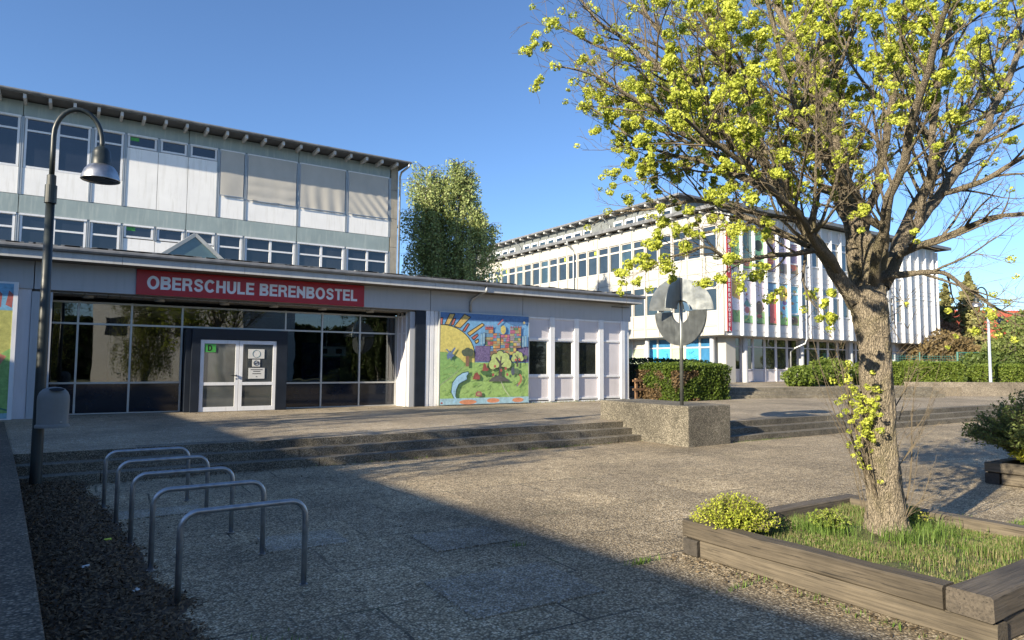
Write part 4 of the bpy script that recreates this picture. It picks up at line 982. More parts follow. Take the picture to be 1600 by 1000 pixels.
MB().box(-.10, -.07, 11.700, 11.706, .97, .99).build('lock', 'galv', b)
# bicycle stands
posS = [((.745, 5.70), (1.70, 5.73), 'bicycle stand nearest the camera at bottom left'), ((.665, 6.82), (1.60, 6.84), 'second bicycle stand counted from the camera'),
        ((.575, 7.87), (1.53, 7.87), 'middle one of the five steel bicycle stands'), ((.50, 8.92), (1.47, 8.98), 'fourth bicycle stand from the camera, second from the steps'), ((.42, 10.0), (1.37, 10.0), 'bicycle stand farthest from the camera and closest to the steps')]
HS, RC = .70, .13
def standmesh(L):
    pts = [(0, 0, -.03), (0, 0, HS-RC-.0)]+[(RC-RC*math.cos(a), 0, HS-RC+RC*math.sin(a)) for a in [i*math.pi/16 for i in range(1, 9)]]
    pts += [(L-p[0], 0, p[2]) for p in reversed(pts)]
    return MB().tube(pts, .0235, 16, cap=True)
proto = None
for i, (a, c, lab) in enumerate(posS):
    if proto is None:
        proto = thing('bike_stand', 'galvanised steel tube ' + lab, 'bike stand', (0, 0, 0), 'bicycle stands in a row')
        standmesh(.955).build('hoop', 'galv', proto, smooth=True)
        for x in (0, .955): MB().lathe([(.034, .0), (.034, .012), (.024, .014)], x, 0, 14).build('foot_ring', 'galv', proto)
        t = proto
    else: t = copy_tree(proto)
    t['label'] = 'galvanised steel tube ' + lab
    t.location = (a[0], a[1], 0.004); t.rotation_euler.z = math.atan2(c[1]-a[1], c[0]-a[0])

# plinth and sculpture
pl = MB(); PX0, PX1, PY0, PY1, PH = 11.82, 13.30, 10.65, 13.7, .93
pl.box(PX0, PX1, PY0, PY1, -.03, PH)
o = pl.build('concrete_plinth', 'plinth', org=(12.5, 12, 0), bevel=.03); tag(o, 'rough stained concrete plinth block carrying the steel sculpture', 'plinth')
sc = thing('steel_sculpture', 'round abstract steel sculpture of split ring plates on a thin pole', 'sculpture', (12.0, 11.0, PH))
cx, cy = 12.0, 11.0; VA = math.atan2(11, 12)         # direction away from the plaza
def halfring(R, r, ang, z0, top, name, mat, th=.022, segs=36, side=None, rz=1.0):
    """half annulus plate standing vertically; ang = direction of the plate in plan"""
    m = MB(); ux, uy = math.cos(ang), math.sin(ang); nx, ny = -uy*th/2, ux*th/2
    a0, a1 = (0, math.pi) if top else (math.pi, 2*math.pi)
    if side == 1: a0, a1 = (0, math.pi/2) if top else (1.5*math.pi, 2*math.pi)
    if side == -1: a0, a1 = (math.pi/2, math.pi) if top else (math.pi, 1.5*math.pi)
    vs = []
    for i in range(segs+1):
        a = a0+(a1-a0)*i/segs
        for rr in (R, r):
            u, z = rr*math.cos(a), rr*math.sin(a)*rz
            for s in (1, -1): vs.append((cx+ux*u+nx*s, cy+uy*u+ny*s, z0+z))
    fs = []
    for i in range(segs):
        a, b = i*4, i*4+4
        fs += [(a, b, b+2, a+2), (a+1, a+3, b+3, b+1), (a, a+1, b+1, b), (a+2, b+2, b+3, a+3)]
    fs += [(0, 2, 3, 1), (segs*4, segs*4+1, segs*4+3, segs*4+2)]
    m.add(vs, fs); return m.build(name, mat, sc)
perp = VA-math.pi/2                                   # plate square to the line of sight, pointing right
zc = 3.17
MB().tube([(cx, cy, PH-.01), (cx, cy, 3.93)], .042, 16).build('pole', 'sculptdark', sc, smooth=True)
halfring(.74, .20, perp, zc+.005, True, 'upper_plate', 'sculpt', side=1)
halfring(.74, .20, perp+rad(8), zc-.02, True, 'upper_plate', 'sculpt', side=-1, rz=1.08)
halfring(.74, .20, perp+rad(62), zc+.005, True, 'cross_plate', 'sculptdark', side=-1, rz=1.02)
halfring(.74, .20, perp+rad(70), zc+.005, True, 'cross_plate', 'sculpt', side=1)
# curved inner band
m = MB(); vs = []; n = 20
for i in range(n+1):
    a = math.pi*i/n; u, z = .20*math.cos(a), .20*math.sin(a)
    for w in (-.13, .13): vs.append((cx+math.cos(perp)*u-math.sin(perp)*w, cy+math.sin(perp)*u+math.cos(perp)*w, zc+.02+z))
m.add(vs, [(2*i, 2*i+1, 2*i+3, 2*i+2) for i in range(n)]); m.build('inner_band', 'mirror', sc, smooth=True)
halfring(.81, .28, perp-rad(42), zc-.035, False, 'lower_plate', 'sculptdark', side=-1, th=.05)
halfring(.81, .28, perp+rad(42), zc-.035, False, 'lower_plate', 'sculptdark', side=1)
halfring(.81, .28, perp-rad(46), zc-.035, False, 'lower_plate', 'sculptdark', side=1)
m = MB()
for s in (-1, 1): m.box(cx-.03, cx+.03, cy-.03, cy+.03, zc-.05, zc)
for s in (-.45, .45): m.tube([(cx+math.cos(perp)*(s-.06), cy+math.sin(perp)*(s-.06), zc-.02), (cx+math.cos(perp)*(s+.06), cy+math.sin(perp)*(s+.06), zc-.02)], .03, 6)
m.build('spacer', 'mirror', sc)

# ================================================================== TIMBER PLANTERS
def beam(mb, x0, x1, y0, y1, z0, z1, seed=0, n=14):
    """slightly irregular squared log"""
    r = random.Random(seed); L = x1-x0 if x1-x0 > y1-y0 else y1-y0; alongx = x1-x0 > y1-y0; o = len(mb.v); ch = .014
    sec = [(-1, -1), (1, -1), (1, 1), (-1, 1)]
    for i in range(n+1):
        t = i/n
        for (sx, sz) in sec:
            for (cx_, cz_) in (((sx, sz*(1)),)):
                pass
        w0, w1 = (y0, y1) if alongx else (x0, x1)
        ring = [(w0+ch, z0), (w1-ch, z0), (w1, z0+ch), (w1, z1-ch), (w1-ch, z1), (w0+ch, z1), (w0, z1-ch), (w0, z0+ch)]
        for (w, z) in ring:
            p = (x0+t*(x1-x0)) if alongx else (y0+t*(y1-y0)); q = Vector((p*1.7, w*4+seed, z*4)); d = .012*noise.noise(q)+.006*noise.noise(q*4)
            w_ = w+d; z_ = z+.009*noise.noise(q+Vector((5, 5, 5)))
            mb.v.append((p, w_, z_) if alongx else (w_, p, z_))
    for i in range(n):
        for k in range(8):
            a = o+i*8+k; b = o+i*8+(k+1) % 8; f = (a, b, b+8, a+8) if alongx else (a, a+8, b+8, b); mb.f.append(f); mb.c.append(None)
    f0 = tuple(o+k for k in range(8)); f1 = tuple(o+n*8+k for k in range(8))
    mb.f += [f0[::-1], f1] if alongx else [f0, f1[::-1]]; mb.c += [None, None]
    return mb
tp = thing('timber_planter', 'weathered timber bed of stacked beams around the big tree', 'planter', (6.4, 3.4, 0))
beam(MB(), 5.14, 5.31, 2.34, 4.72, .165, .33, 1, 30).build('beam', 'wood2', tp, label='darker upper beam of the long front side')
beam(MB(), 5.15, 5.31, 2.02, 4.51, .0, .162, 2, 30).build('beam', 'wood', tp, label='lower beam of the long pale front side')
beam(MB(), 5.12, 7.86, 2.02, 2.31, .175, .345, 3, 20).build('beam', 'woodx', tp)
beam(MB(), 5.33, 7.86, 2.04, 2.26, .0, .165, 4, 20).build('beam', 'woodx', tp)
beam(MB(), 5.13, 5.30, 4.53, 4.70, .0, .160, 9, 4).build('beam', 'woodend', tp)
beam(MB(), 5.33, 7.95, 4.50, 4.67, .16, .315, 5, 20).build('beam', 'woodx', tp)
beam(MB(), 5.33, 7.95, 4.50, 4.66, .0, .158, 6, 20).build('beam', 'woodx', tp)
beam(MB(), 7.70, 7.87, 2.33, 4.48, .16, .315, 7, 20).build('beam', 'wood', tp)
beam(MB(), 7.70, 7.86, 2.33, 4.48, .0, .158, 8, 20).build('beam', 'wood', tp)
m = MB(); nx, ny = 40, 36
vs = [(5.30+2.42*i/nx, 2.27+2.28*j/ny, .20+.04*noise.noise(Vector((i*.2, j*.2, 0)))+.05*math.exp(-(((5.30+2.42*i/nx)-6.83)**2+((2.27+2.28*j/ny)-3.6)**2)/.12)) for j in range(ny+1) for i in range(nx+1)]
m.add(vs, [(j*(nx+1)+i, j*(nx+1)+i+1, (j+1)*(nx+1)+i+1, (j+1)*(nx+1)+i) for j in range(ny) for i in range(nx)])
m.build('soil', 'grassbase', tp, smooth=True)
tp2 = thing('timber_planter', 'dark timber bed of stacked beams holding the juniper at the right edge', 'planter', (13.8, 3.5, 0))
beam(MB(), 12.40, 12.58, 2.2, 4.95, .18, .34, 11).build('beam', 'wood', tp2); beam(MB(), 12.41, 12.58, 2.2, 4.72, .0, .17, 12).build('beam', 'wood', tp2)
beam(MB(), 12.60, 15.4, 4.77, 4.95, .18, .34, 13).build('beam', 'woodx', tp2); beam(MB(), 12.40, 15.4, 4.75, 4.95, .0, .17, 14).build('beam', 'woodend', tp2)
MB().box(12.58, 15.4, 2.2, 4.77, .1, .27).build('soil', 'soil', tp2)

# grass in the planter
def blades(name, pts, hmin, hmax, wid, cols, label, bend=.5, patchf=None):
    m = MB()
    V = []; F = []; Cc = []
    for k, (x, y, z) in enumerate(pts):
        h = random.uniform(hmin, hmax)*(patchf(x, y) if patchf else 1); a = random.uniform(0, 6.28); b = random.uniform(0, bend)*h; w = wid*random.uniform(.6, 1.3)
        ca, sa = math.cos(a), math.sin(a); dx, dy = math.cos(a+1.4)*b, math.sin(a+1.4)*b
        o = len(V); V += [(x-ca*w, y-sa*w, z-.02), (x+ca*w, y+sa*w, z-.02), (x+dx*.4+ca*w*.7, y+dy*.4+sa*w*.7, z+h*.6), (x+dx*.4-ca*w*.7, y+dy*.4-sa*w*.7, z+h*.6), (x+dx, y+dy, z+h)]
        c = random.choice(cols); j = random.uniform(.75, 1.25); c = tuple(q*j for q in c)
        F += [(o, o+1, o+2, o+3), (o+3, o+2, o+4)]; Cc += [c, c]
    m.v = V; m.f = F; m.c = Cc
    o = m.build(name, 'blade', org=(pts[0][0], pts[0][1], 0), kind='stuff'); o['label'] = label; return o
G1 = [(.13, .22, .045), (.18, .27, .06), (.10, .17, .03), (.25, .25, .10), (.32, .28, .15), (.28, .25, .13)]
def pf(x, y):
    return .45+1.1*max(0, noise.noise(Vector((x*2.2, y*2.2, 1.5)))+.35)+.5*math.exp(-((x-6.3)**2+(y-2.7)**2)/.25)
pts = []
while len(pts) < 30000:
    x, y = random.uniform(5.32, 7.69), random.uniform(2.30, 4.48)
    if (x-6.83)**2+(y-3.6)**2 < .045: continue
    if noise.noise(Vector((x*1.9, y*1.9, 7))) < -.02 and random.random() < .80: continue
    pts.append((x, y, .20))
blades('grass', pts, .03, .075, .0028, G1, 'green and straw coloured grass growing in the timber bed', .6, pf)
pts = [(random.gauss(6.6, .12)+.4*(i % 5 == 0), random.gauss(3.3, .16), .2) for i in range(420)]+[(random.gauss(6.3, .14), random.gauss(3.95, .16), .2) for i in range(500)]+[(random.gauss(7.15, .2), random.gauss(3.4, .2), .2) for i in range(350)]
blades('tall_grass', pts, .08, .20, .003, G1[:3], 'taller grass tufts around the trunk', .8)
# joints weeds and tufts on the plaza
pts = []
for cx_, cy_, n, sx, sy in ((5.05, 3.3, 40, .03, .5), (4.98, 2.6, 60, .04, .25), (4.6, 4.7, 90, .12, .03), (8.7, 3.95, 900, .25, .10), (9.5, 3.4, 300, .2, .08), (4.85, 3.75, 40, .2, .02), (3.9, 5.8, 30, .06, .02), (8.8, 12.10, 200, 1.2, .02), (5.1, 12.08, 90, 1.0, .02), (14.5, 10.70, 120, .6, .02), (1.2, 4.5, 60, .2, .15), (-.1, 7.8, 30, .03, .1)):
    pts += [(random.gauss(cx_, sx), random.gauss(cy_, sy), 0) for _ in range(n)]
blades('weeds', pts, .015, .06, .004, G1[:3], 'small grass tufts and weeds in the paving joints', .9)
pts = [(random.uniform(13.2, 19.2), HY-.05-abs(random.gauss(0, .05)), TZ) for _ in range(500)]
blades('wall_foot_weeds', pts, .02, .09, .006, [(.16, .2, .05), (.3, .28, .14)], 'dry weeds along the foot of the hall wall', .9)

# leaf litter at lower left
m = MB(); nx, ny = 60, 150
def lit(x, y):
    e = 1.02+.10*noise.noise(Vector((y*1.3, 0, 3)))-.06*max(0, y-4)+.0*y
    edge = .98-.085*(y-4.5)+.22*noise.noise(Vector((y*1.1, 2, 3)))+.08*noise.noise(Vector((y*4.1, 2, 3)))
    return min(1, max(0, (edge-x)/.35))
vs = [(-.95+2.6*i/nx, 2.2+9.95*j/ny, -.025+.085*lit(-.95+2.6*i/nx, 2.2+9.95*j/ny)*(1+.5*noise.noise(Vector((i*.35, j*.5, 0))))) for j in range(ny+1) for i in range(nx+1)]
m.add(vs, [(j*(nx+1)+i, j*(nx+1)+i+1, (j+1)*(nx+1)+i+1, (j+1)*(nx+1)+i) for j in range(ny) for i in range(nx)])
struct('bark_mulch_bed', m, 'soil', 'dark mulch bed between the low wall and the bicycle stands', smooth=True)
P = []
while len(P) < 42000:
    x, y = random.uniform(-.9, 1.9), random.uniform(2.2, 12.1); l = lit(x, y)
    if random.random() < l**.7+.01: P.append((x, y, -.02+.095*l+random.uniform(0, .02)))
o = cloud('leaf_litter', P, .021, 'litter', up=2.2, aspect=1.8, col=((.028, .019, .012), (.21, .145, .085)), kind='stuff', org=(.3, 7, 0)); o['label'] = 'dark dry leaves and bark pieces lying on the mulch bed'
# small white and yellow scraps
def scrap(x, y, z, w, col, label, rot):
    m = MB(); c, s = math.cos(rot), math.sin(rot)
    q = [(-w, -w*.5, 0), (w*.2, -w*.6, .008), (w, -w*.2, .0), (w*.9, w*.5, .012), (0, w*.6, .004), (-w*.9, w*.4, .01)]
    m.add([(x+a*c-b*s, y+a*s+b*c, z+h) for a, b, h in q]+[(x+a*c-b*s, y+a*s+b*c, z+h-.003) for a, b, h in q], [tuple(range(6)), tuple(range(6, 12))[::-1]]+[(i, i+6, (i+1) % 6+6, (i+1) % 6) for i in range(6)])
    o = m.build('paper_scrap', col, org=(x, y, z)); tag(o, label, 'litter', 'scraps lying on the mulch')
scrap(.18, 6.95, .085, .035, 'white_paper', 'crumpled white scrap on the mulch, left of the nearest bicycle stands', .3)
scrap(.50, 6.05, .08, .035, 'white_paper', 'pale scrap on the mulch between the two nearest bicycle stands', .9)
scrap(.38, 7.9, .08, .035, 'yellow_sticker', 'yellowish scrap on the mulch beside the middle bicycle stand', .1)

# ================================================================== BIG TREE
BL_ = {
'T':[(6.83,3.60,0.18,0.205),(6.80,3.59,0.48,0.175),(6.74,3.59,1.05,0.155),(6.68,3.58,1.56,0.150),(6.64,3.57,2.06,0.155),(6.58,3.58,2.44,0.170)],
'A':[(6.59,3.59,2.32,0.120),(6.36,3.65,2.58,0.100),(6.13,3.72,2.90,0.088),(5.95,3.76,3.09,0.080),(5.56,3.81,3.45,0.062),(5.24,3.87,3.80,0.050),(4.85,3.99,4.11,0.040),(4.36,4.15,4.48,0.028),(3.91,4.42,4.90,0.018),(3.61,4.59,5.19,0.010)],
'A2':[(5.98,3.81,3.03,0.045),(5.95,4.06,3.18,0.038),(5.77,4.40,3.40,0.032),(5.56,4.76,3.62,0.025),(5.31,5.16,3.59,0.017),(4.91,5.55,3.56,0.008)],
'A3':[(5.93,3.72,2.97,0.035),(5.36,3.75,2.85,0.024),(4.89,3.82,2.78,0.018),(4.48,3.84,2.87,0.013),(4.14,3.96,2.77,0.007)],
'B':[(6.65,3.59,2.51,0.120),(6.64,3.57,2.82,0.105),(6.55,3.60,3.24,0.090),(6.47,3.69,3.58,0.080),(6.41,3.78,4.28,0.065),(6.30,3.80,5.00,0.050),(6.29,3.74,5.78,0.040),(6.31,3.76,6.96,0.020)],
'B2':[(6.71,3.74,2.46,0.110),(6.69,3.78,2.79,0.100),(6.72,3.84,3.38,0.085),(6.68,3.99,3.98,0.065),(6.61,4.20,4.95,0.050),(6.47,4.45,5.96,0.035),(6.23,4.64,7.11,0.018)],
'C':[(6.57,3.44,2.80,0.050),(6.45,3.37,3.12,0.045),(6.25,3.37,3.26,0.040),(5.89,3.35,3.51,0.036),(5.26,3.37,3.92,0.028),(4.85,3.35,4.50,0.020),(4.63,3.33,5.19,0.012)],
'D':[(6.78,3.55,2.65,0.100),(7.00,3.50,3.07,0.085),(7.27,3.41,3.37,0.075),(7.56,3.32,3.67,0.068),(7.98,3.11,4.30,0.052),(8.35,2.93,5.06,0.040),(8.77,2.68,6.15,0.020)],
'E':[(6.65,3.51,2.72,0.052),(6.74,3.33,2.74,0.038),(6.83,3.16,2.75,0.028),(6.94,3.02,2.72,0.022),(7.15,2.84,2.56,0.017),(7.31,2.75,2.39,0.013),(7.59,2.45,2.32,0.007)],
'F':[(7.27,3.41,3.37,0.050),(7.14,3.22,3.93,0.042),(6.95,3.05,4.56,0.034),(6.94,2.87,5.37,0.024),(7.00,2.76,6.30,0.012)],
'G':[(6.55,3.60,3.18,0.060),(6.42,3.35,3.71,0.050),(6.30,3.12,4.49,0.040),(6.16,2.91,5.33,0.028),(6.11,2.75,6.23,0.012)],
'H':[(5.66,3.81,3.42,0.035),(5.50,4.30,3.82,0.028),(5.23,4.80,4.24,0.022),(4.97,5.20,4.48,0.014),(4.55,5.67,4.97,0.007)],
'I':[(5.39,3.85,3.66,0.035),(5.36,3.99,4.32,0.028),(5.26,4.24,5.03,0.020),(5.11,4.50,5.97,0.010)],
'J':[(7.56,3.32,3.67,0.040),(7.60,2.92,3.74,0.032),(7.61,2.55,3.91,0.024),(7.81,2.15,4.20,0.012)],
'K':[(6.51,3.49,2.68,0.070),(6.08,3.13,3.25,0.055),(5.64,2.65,3.89,0.040),(5.17,2.18,4.50,0.020)],
'M':[(6.72,3.70,2.79,0.070),(7.26,4.12,3.60,0.055),(7.56,4.67,4.78,0.040),(7.77,5.12,6.34,0.022),(7.78,5.49,7.68,0.010)],
'N':[(7.04,3.61,2.87,0.070),(8.12,3.77,3.87,0.055),(9.46,3.75,5.23,0.040),(10.77,3.60,6.74,0.020)],
'O':[(6.78,3.41,2.95,0.045),(6.87,2.98,3.09,0.034),(6.88,2.61,3.20,0.025),(6.94,2.20,3.19,0.012)],
'S1':[(5.24,3.87,3.80,0.032),(4.63,4.03,3.90,0.025),(4.04,4.15,4.14,0.018),(3.64,4.28,4.31,0.012),(3.30,4.38,4.35,0.006)],
'S2':[(4.85,3.99,4.11,0.030),(4.65,4.30,4.76,0.022),(4.49,4.60,5.41,0.016),(4.38,4.85,6.09,0.008)],
'S3':[(4.36,4.15,4.48,0.022),(4.14,4.41,4.66,0.016),(3.82,4.72,4.91,0.010),(3.63,4.95,5.08,0.005)],
'S5':[(5.56,3.81,3.45,0.032),(5.18,4.27,3.78,0.024),(4.88,4.70,3.98,0.017),(4.56,5.00,4.27,0.011),(4.36,5.24,4.50,0.006)],
'S7':[(5.39,3.87,4.10,0.030),(4.79,3.86,4.62,0.022),(4.33,3.78,4.98,0.015),(4.00,3.72,5.45,0.008)],
'S8':[(6.64,3.70,3.44,0.035),(6.83,4.45,4.56,0.025),(6.51,5.06,5.47,0.016),(6.13,5.61,6.23,0.008)],
'Q':[(6.37,3.70,2.69,0.050),(5.20,3.47,3.20,0.034),(4.27,3.34,3.46,0.024),(3.59,3.29,3.65,0.012)],
}
tr = thing('elm_tree', 'large branching tree with clusters of yellow green seeds rising from the timber bed', 'tree', (6.83, 3.60, .18))
trunk = MB(); limbs = MB(); twigs = MB()
def smoothp(pts, sub=5):
    P = [Vector(p[:3]) for p in pts]; R = [p[3] for p in pts]; out = []; ro = []
    for i in range(len(P)-1):
        p0 = P[max(i-1, 0)]; p1 = P[i]; p2 = P[i+1]; p3 = P[min(i+2, len(P)-1)]
        for k in range(sub):
            t = k/sub; q = .5*((2*p1)+(-p0+p2)*t+(2*p0-5*p1+4*p2-p3)*t*t+(-p0+3*p1-3*p2+p3)*t**3); out.append(q); ro.append(R[i]+(R[i+1]-R[i])*t)
    out.append(P[-1]); ro.append(R[-1]); return out, ro
T = BL_.pop('T')
tpts, trs = smoothp([(6.835, 3.60, .05, .285), (6.833, 3.6, .2, .235)]+[(6.82, 3.6, .34, .195)]+[(x, y, z, r) for x, y, z, r in T[1:]]+[(6.60, 3.60, 2.62, .175)], 26)
trunk.tube(tpts, trs, 84, rough=.16)
clusters = []
def rv(): return Vector((random.gauss(0, 1), random.gauss(0, 1), random.gauss(0, 1))).normalized()
random.seed(21)
def grow(base, d, L, r0, lvl, dens=1.0):
    n = max(4, int(L/.10)) if lvl > 1 else max(5, int(L/.12)); p = base.copy(); pts = [p.copy()]; rs = [r0]; d = d.normalized()
    for i in range(n):
        d = (d+rv()*(.16 if lvl < 3 else .24)+Vector((0, 0, .05 if lvl < 3 else .03))).normalized(); p = p+d*(L/n); pts.append(p.copy()); rs.append(max(.0016, r0*(1-.85*(i+1)/n)))
    m = limbs if r0 > .012 else twigs
    m.tube(pts, rs, 7 if r0 > .02 else (5 if r0 > .008 else 3), cap=False)
    return pts, rs
def kids(pts, rs, lvl, dens, start=.2, ratio=1.0):
    # total length
    tot = sum((pts[i+1]-pts[i]).length for i in range(len(pts)-1)); acc = 0
    step = {1: .125, 2: .10, 3: .10}[lvl]/dens; nxt = tot*start
    for i in range(len(pts)-1):
        seg = (pts[i+1]-pts[i]); sl_ = seg.length; dd = seg.normalized()
        while nxt < acc+sl_:
            t = (nxt-acc)/sl_; q = pts[i]+seg*t; r = rs[i]+(rs[i+1]-rs[i])*t; rem = tot-nxt
            side = dd.cross(rv()).normalized(); ang = rad(random.uniform(28, 58)); d = dd*math.cos(ang)+side*math.sin(ang)+Vector((0, 0, .12))
            if lvl == 1:
                L = min(1.35, .35+rem*.42)*random.uniform(.45, 1.15); r2 = min(r*.55, .006+L*.012)
                p2, q2 = grow(q, d, L, r2, 2); kids(p2, q2, 2, dens, .12)
            elif lvl == 2:
                L = min(.55, .12+rem*.5)*random.uniform(.5, 1.2); r2 = min(r*.6, .0045)
                p2, q2 = grow(q, d, L, r2, 3); leafy = noise.noise(q*.9+Vector((3, 8, 1)))+random.uniform(-.35, .35) > -.03+LEAFBIAS(q)
                if leafy:
                    def clump(c, k, r):
                        for _ in range(k): clusters.append((c+rv()*r*random.uniform(.5, 1.15), r*random.uniform(.7, 1)))
                    clump(p2[-1], random.randint(2, 8), random.uniform(.018, .043))
                    if len(p2) > 4 and random.random() < .6: clump(p2[len(p2)//2+1], random.randint(1, 4), random.uniform(.020, .034))
                    kids(p2, q2, 3, dens*.4, .3)
                else:
                    kids(p2, q2, 3, dens*1.0, .15)
            else:
                L = random.uniform(.08, .25); p2, q2 = grow(q, d, L, .0022, 4)
                if random.random() < .10: clusters.append((p2[-1], random.uniform(.022, .04)))
            nxt += step*random.uniform(.6, 1.5)
        acc += sl_
def LEAFBIAS(q):  # barer inside the crown
    dx, dy, dz = q.x-6.6, q.y-3.6, q.z-2.6; rr = math.sqrt(dx*dx+dy*dy+dz*dz)
    return .55 if rr < .8 else (.22 if rr < 1.5 else -.02)
for k, L in BL_.items():
    L = [(x, y, z, r*(.80 if k in ('D', 'M', 'N', 'A', 'K', 'G') else .9)) for x, y, z, r in L]
    lp, lr = smoothp(L, 12 if L[0][3] > .09 else 5)
    # wiggle
    for i in range(2 if len(lp) < 50 else 8, len(lp)):
        lp[i] = lp[i]+Vector((noise.noise(lp[i]*3), noise.noise(lp[i]*3+Vector((7, 0, 0))), noise.noise(lp[i]*3+Vector((0, 9, 0)))))*.05
    big = lr[0] > .045
    (trunk if lr[0] > .09 else limbs).tube(lp, lr, 40 if lr[0] > .09 else 14, cap=False, rough=.16)
    kids(lp, lr, 1, 1.0, .22 if big else .10)
    clusters.append((lp[-1], .045))
# epicormic shoots at the trunk
def shoot(pts, r, leaf=0, side=3):
    lp, lr = smoothp([(x, y, z, r*(1-.8*i/(len(pts)-1))) for i, (x, y, z) in enumerate(pts)], 5); twigs.tube(lp, lr, 5, cap=False)
    for i in range(3, len(lp)):
        for _ in range(side if i % 2 else 0):
            d = (lp[i]-lp[i-1]).normalized(); q, w = grow(lp[i], d+rv()*.8, random.uniform(.08, .30), .0026, 3)
            if random.random() < leaf:
                clusters.append((q[-1], random.uniform(.022, .036))); clusters.append((q[len(q)//2], .022))
RT = Vector((.84, -.55, 0)); FW = Vector((.55, .83, 0)); T0 = Vector((6.80, 3.6, 0))
def TP(u, z, d=0): q = T0+RT*u+FW*d; return (q.x, q.y, z)
shoot([TP(-.16, .68), TP(-.24, .95, -.03), TP(-.32, 1.35, -.06), TP(-.42, 1.75, -.1), TP(-.55, 2.2, -.1)], .014, .10)
shoot([TP(-.20, .85), TP(-.30, 1.10), TP(-.33, 1.4), TP(-.34, 1.8, .05), TP(-.46, 2.25, .1)], .010, .05, 2)
shoot([TP(-.18, .80, -.1), TP(-.27, 1.05, -.15), TP(-.31, 1.3, -.18), TP(-.33, 1.55, -.2)], .010, .9, 4)
shoot([TP(-.17, 1.0, -.1), TP(-.24, 1.2, -.15), TP(-.27, 1.4, -.2)], .008, .9, 4)
shoot([TP(-.1, .5, -.1), TP(-.25, .8, -.2), TP(-.55, 1.3, -.25), TP(-.75, 1.9, -.3), TP(-.85, 2.3, -.3)], .008, .02, 1)
for k in range(9):
    u = random.uniform(-.20, -.10); e = random.uniform(-.75, -.25); z0_ = random.uniform(.3, .9); dd = random.uniform(-.2, .15); shoot([TP(u, z0_, dd), TP(u+(e-u)*.3, z0_+.35, dd), TP(u+(e-u)*.7, z0_+.85, dd), TP(e, z0_+random.uniform(1.1, 1.5), dd)], .006, .03, 1)
for k in range(6):
    u = random.uniform(.10, .18); e = random.uniform(.25, .55); z0_ = random.uniform(.3, 1.4); dd = random.uniform(-.2, .1); shoot([TP(u, z0_, dd), TP(u+(e-u)*.5, z0_+.25, dd), TP(e, z0_+random.uniform(.5, .9), dd)], .005, .03, 1)
shoot([TP(.16, .45), TP(.22, .62, -.03), TP(.28, .95), TP(.30, 1.4), TP(.36, 1.75)], .011, 0, 3)
shoot([TP(.12, .35, -.1), TP(.20, .48, -.12), TP(.30, .58, -.12), TP(.40, .80, -.1)], .009, 0, 3)
shoot([TP(.13, 1.45), TP(.22, 1.6), TP(.30, 1.75), TP(.5, 2.1)], .007, 0, 3)
for i in range(34):
    u = random.uniform(-.14, .14); z = random.uniform(.3, 2.5); s = 1 if u > 0 else -1
    b = Vector(TP(u, z, -.12)); d = RT*s*.6-FW*.5+Vector((0, 0, .9)); q, w = grow(b, d, random.uniform(.1, .35), .004, 3)
    if random.random() < .10: clusters.append((q[-1], .025))
for i in range(26):   # knotted dark twigs around the swelling
    z = random.uniform(1.9, 2.7); b = Vector(TP(random.uniform(-.2, .2), z, -.16)); grow(b, RT*random.uniform(-1, 1)-FW*.4+Vector((0, 0, random.uniform(0, 1))), random.uniform(.15, .5), .005, 3)
m_ = trunk.build('trunk', 'bark', tr, smooth=True); limbs.build('branches', 'bark2', tr, smooth=True); twigs.build('twigs', 'twig', tr)
# seed clusters: balls of small round discs
def seedballs(name, cl, parent, col, per=1.0):
    P = []; N = []; f = []
    for p, r in cl:
        k = int(62*per*(r/.04)**2)+10; q = rng.normal(size=(k, 3)); q /= np.linalg.norm(q, axis=1)[:, None]; rr = r*(.78+.24*rng.random(k))[:, None]
        P.append(np.array(p)[None]+q*rr*np.array([[1.15, 1.15, .95]])); N.append(q); f.append(np.full(k, rng.random()*.9))
    P = np.concatenate(P); N = np.concatenate(N); f = np.concatenate(f)
    return cloud(name, P, .0195, 'leaf', parent, col=col, colf=f, nrm=N*.0+N, sizevar=.55)
extra = []
for p, r in clusters:   # strings of clusters
    if random.random() < .12: extra.append((p+rv()*r*1.4, r*random.uniform(.6, .95)))
clusters += extra
seedballs('seed_clusters', clusters, tr, ((.34, .40, .05), (.68, .72, .13)))
print('clusters', len(clusters), 'twig verts', len(twigs.v))

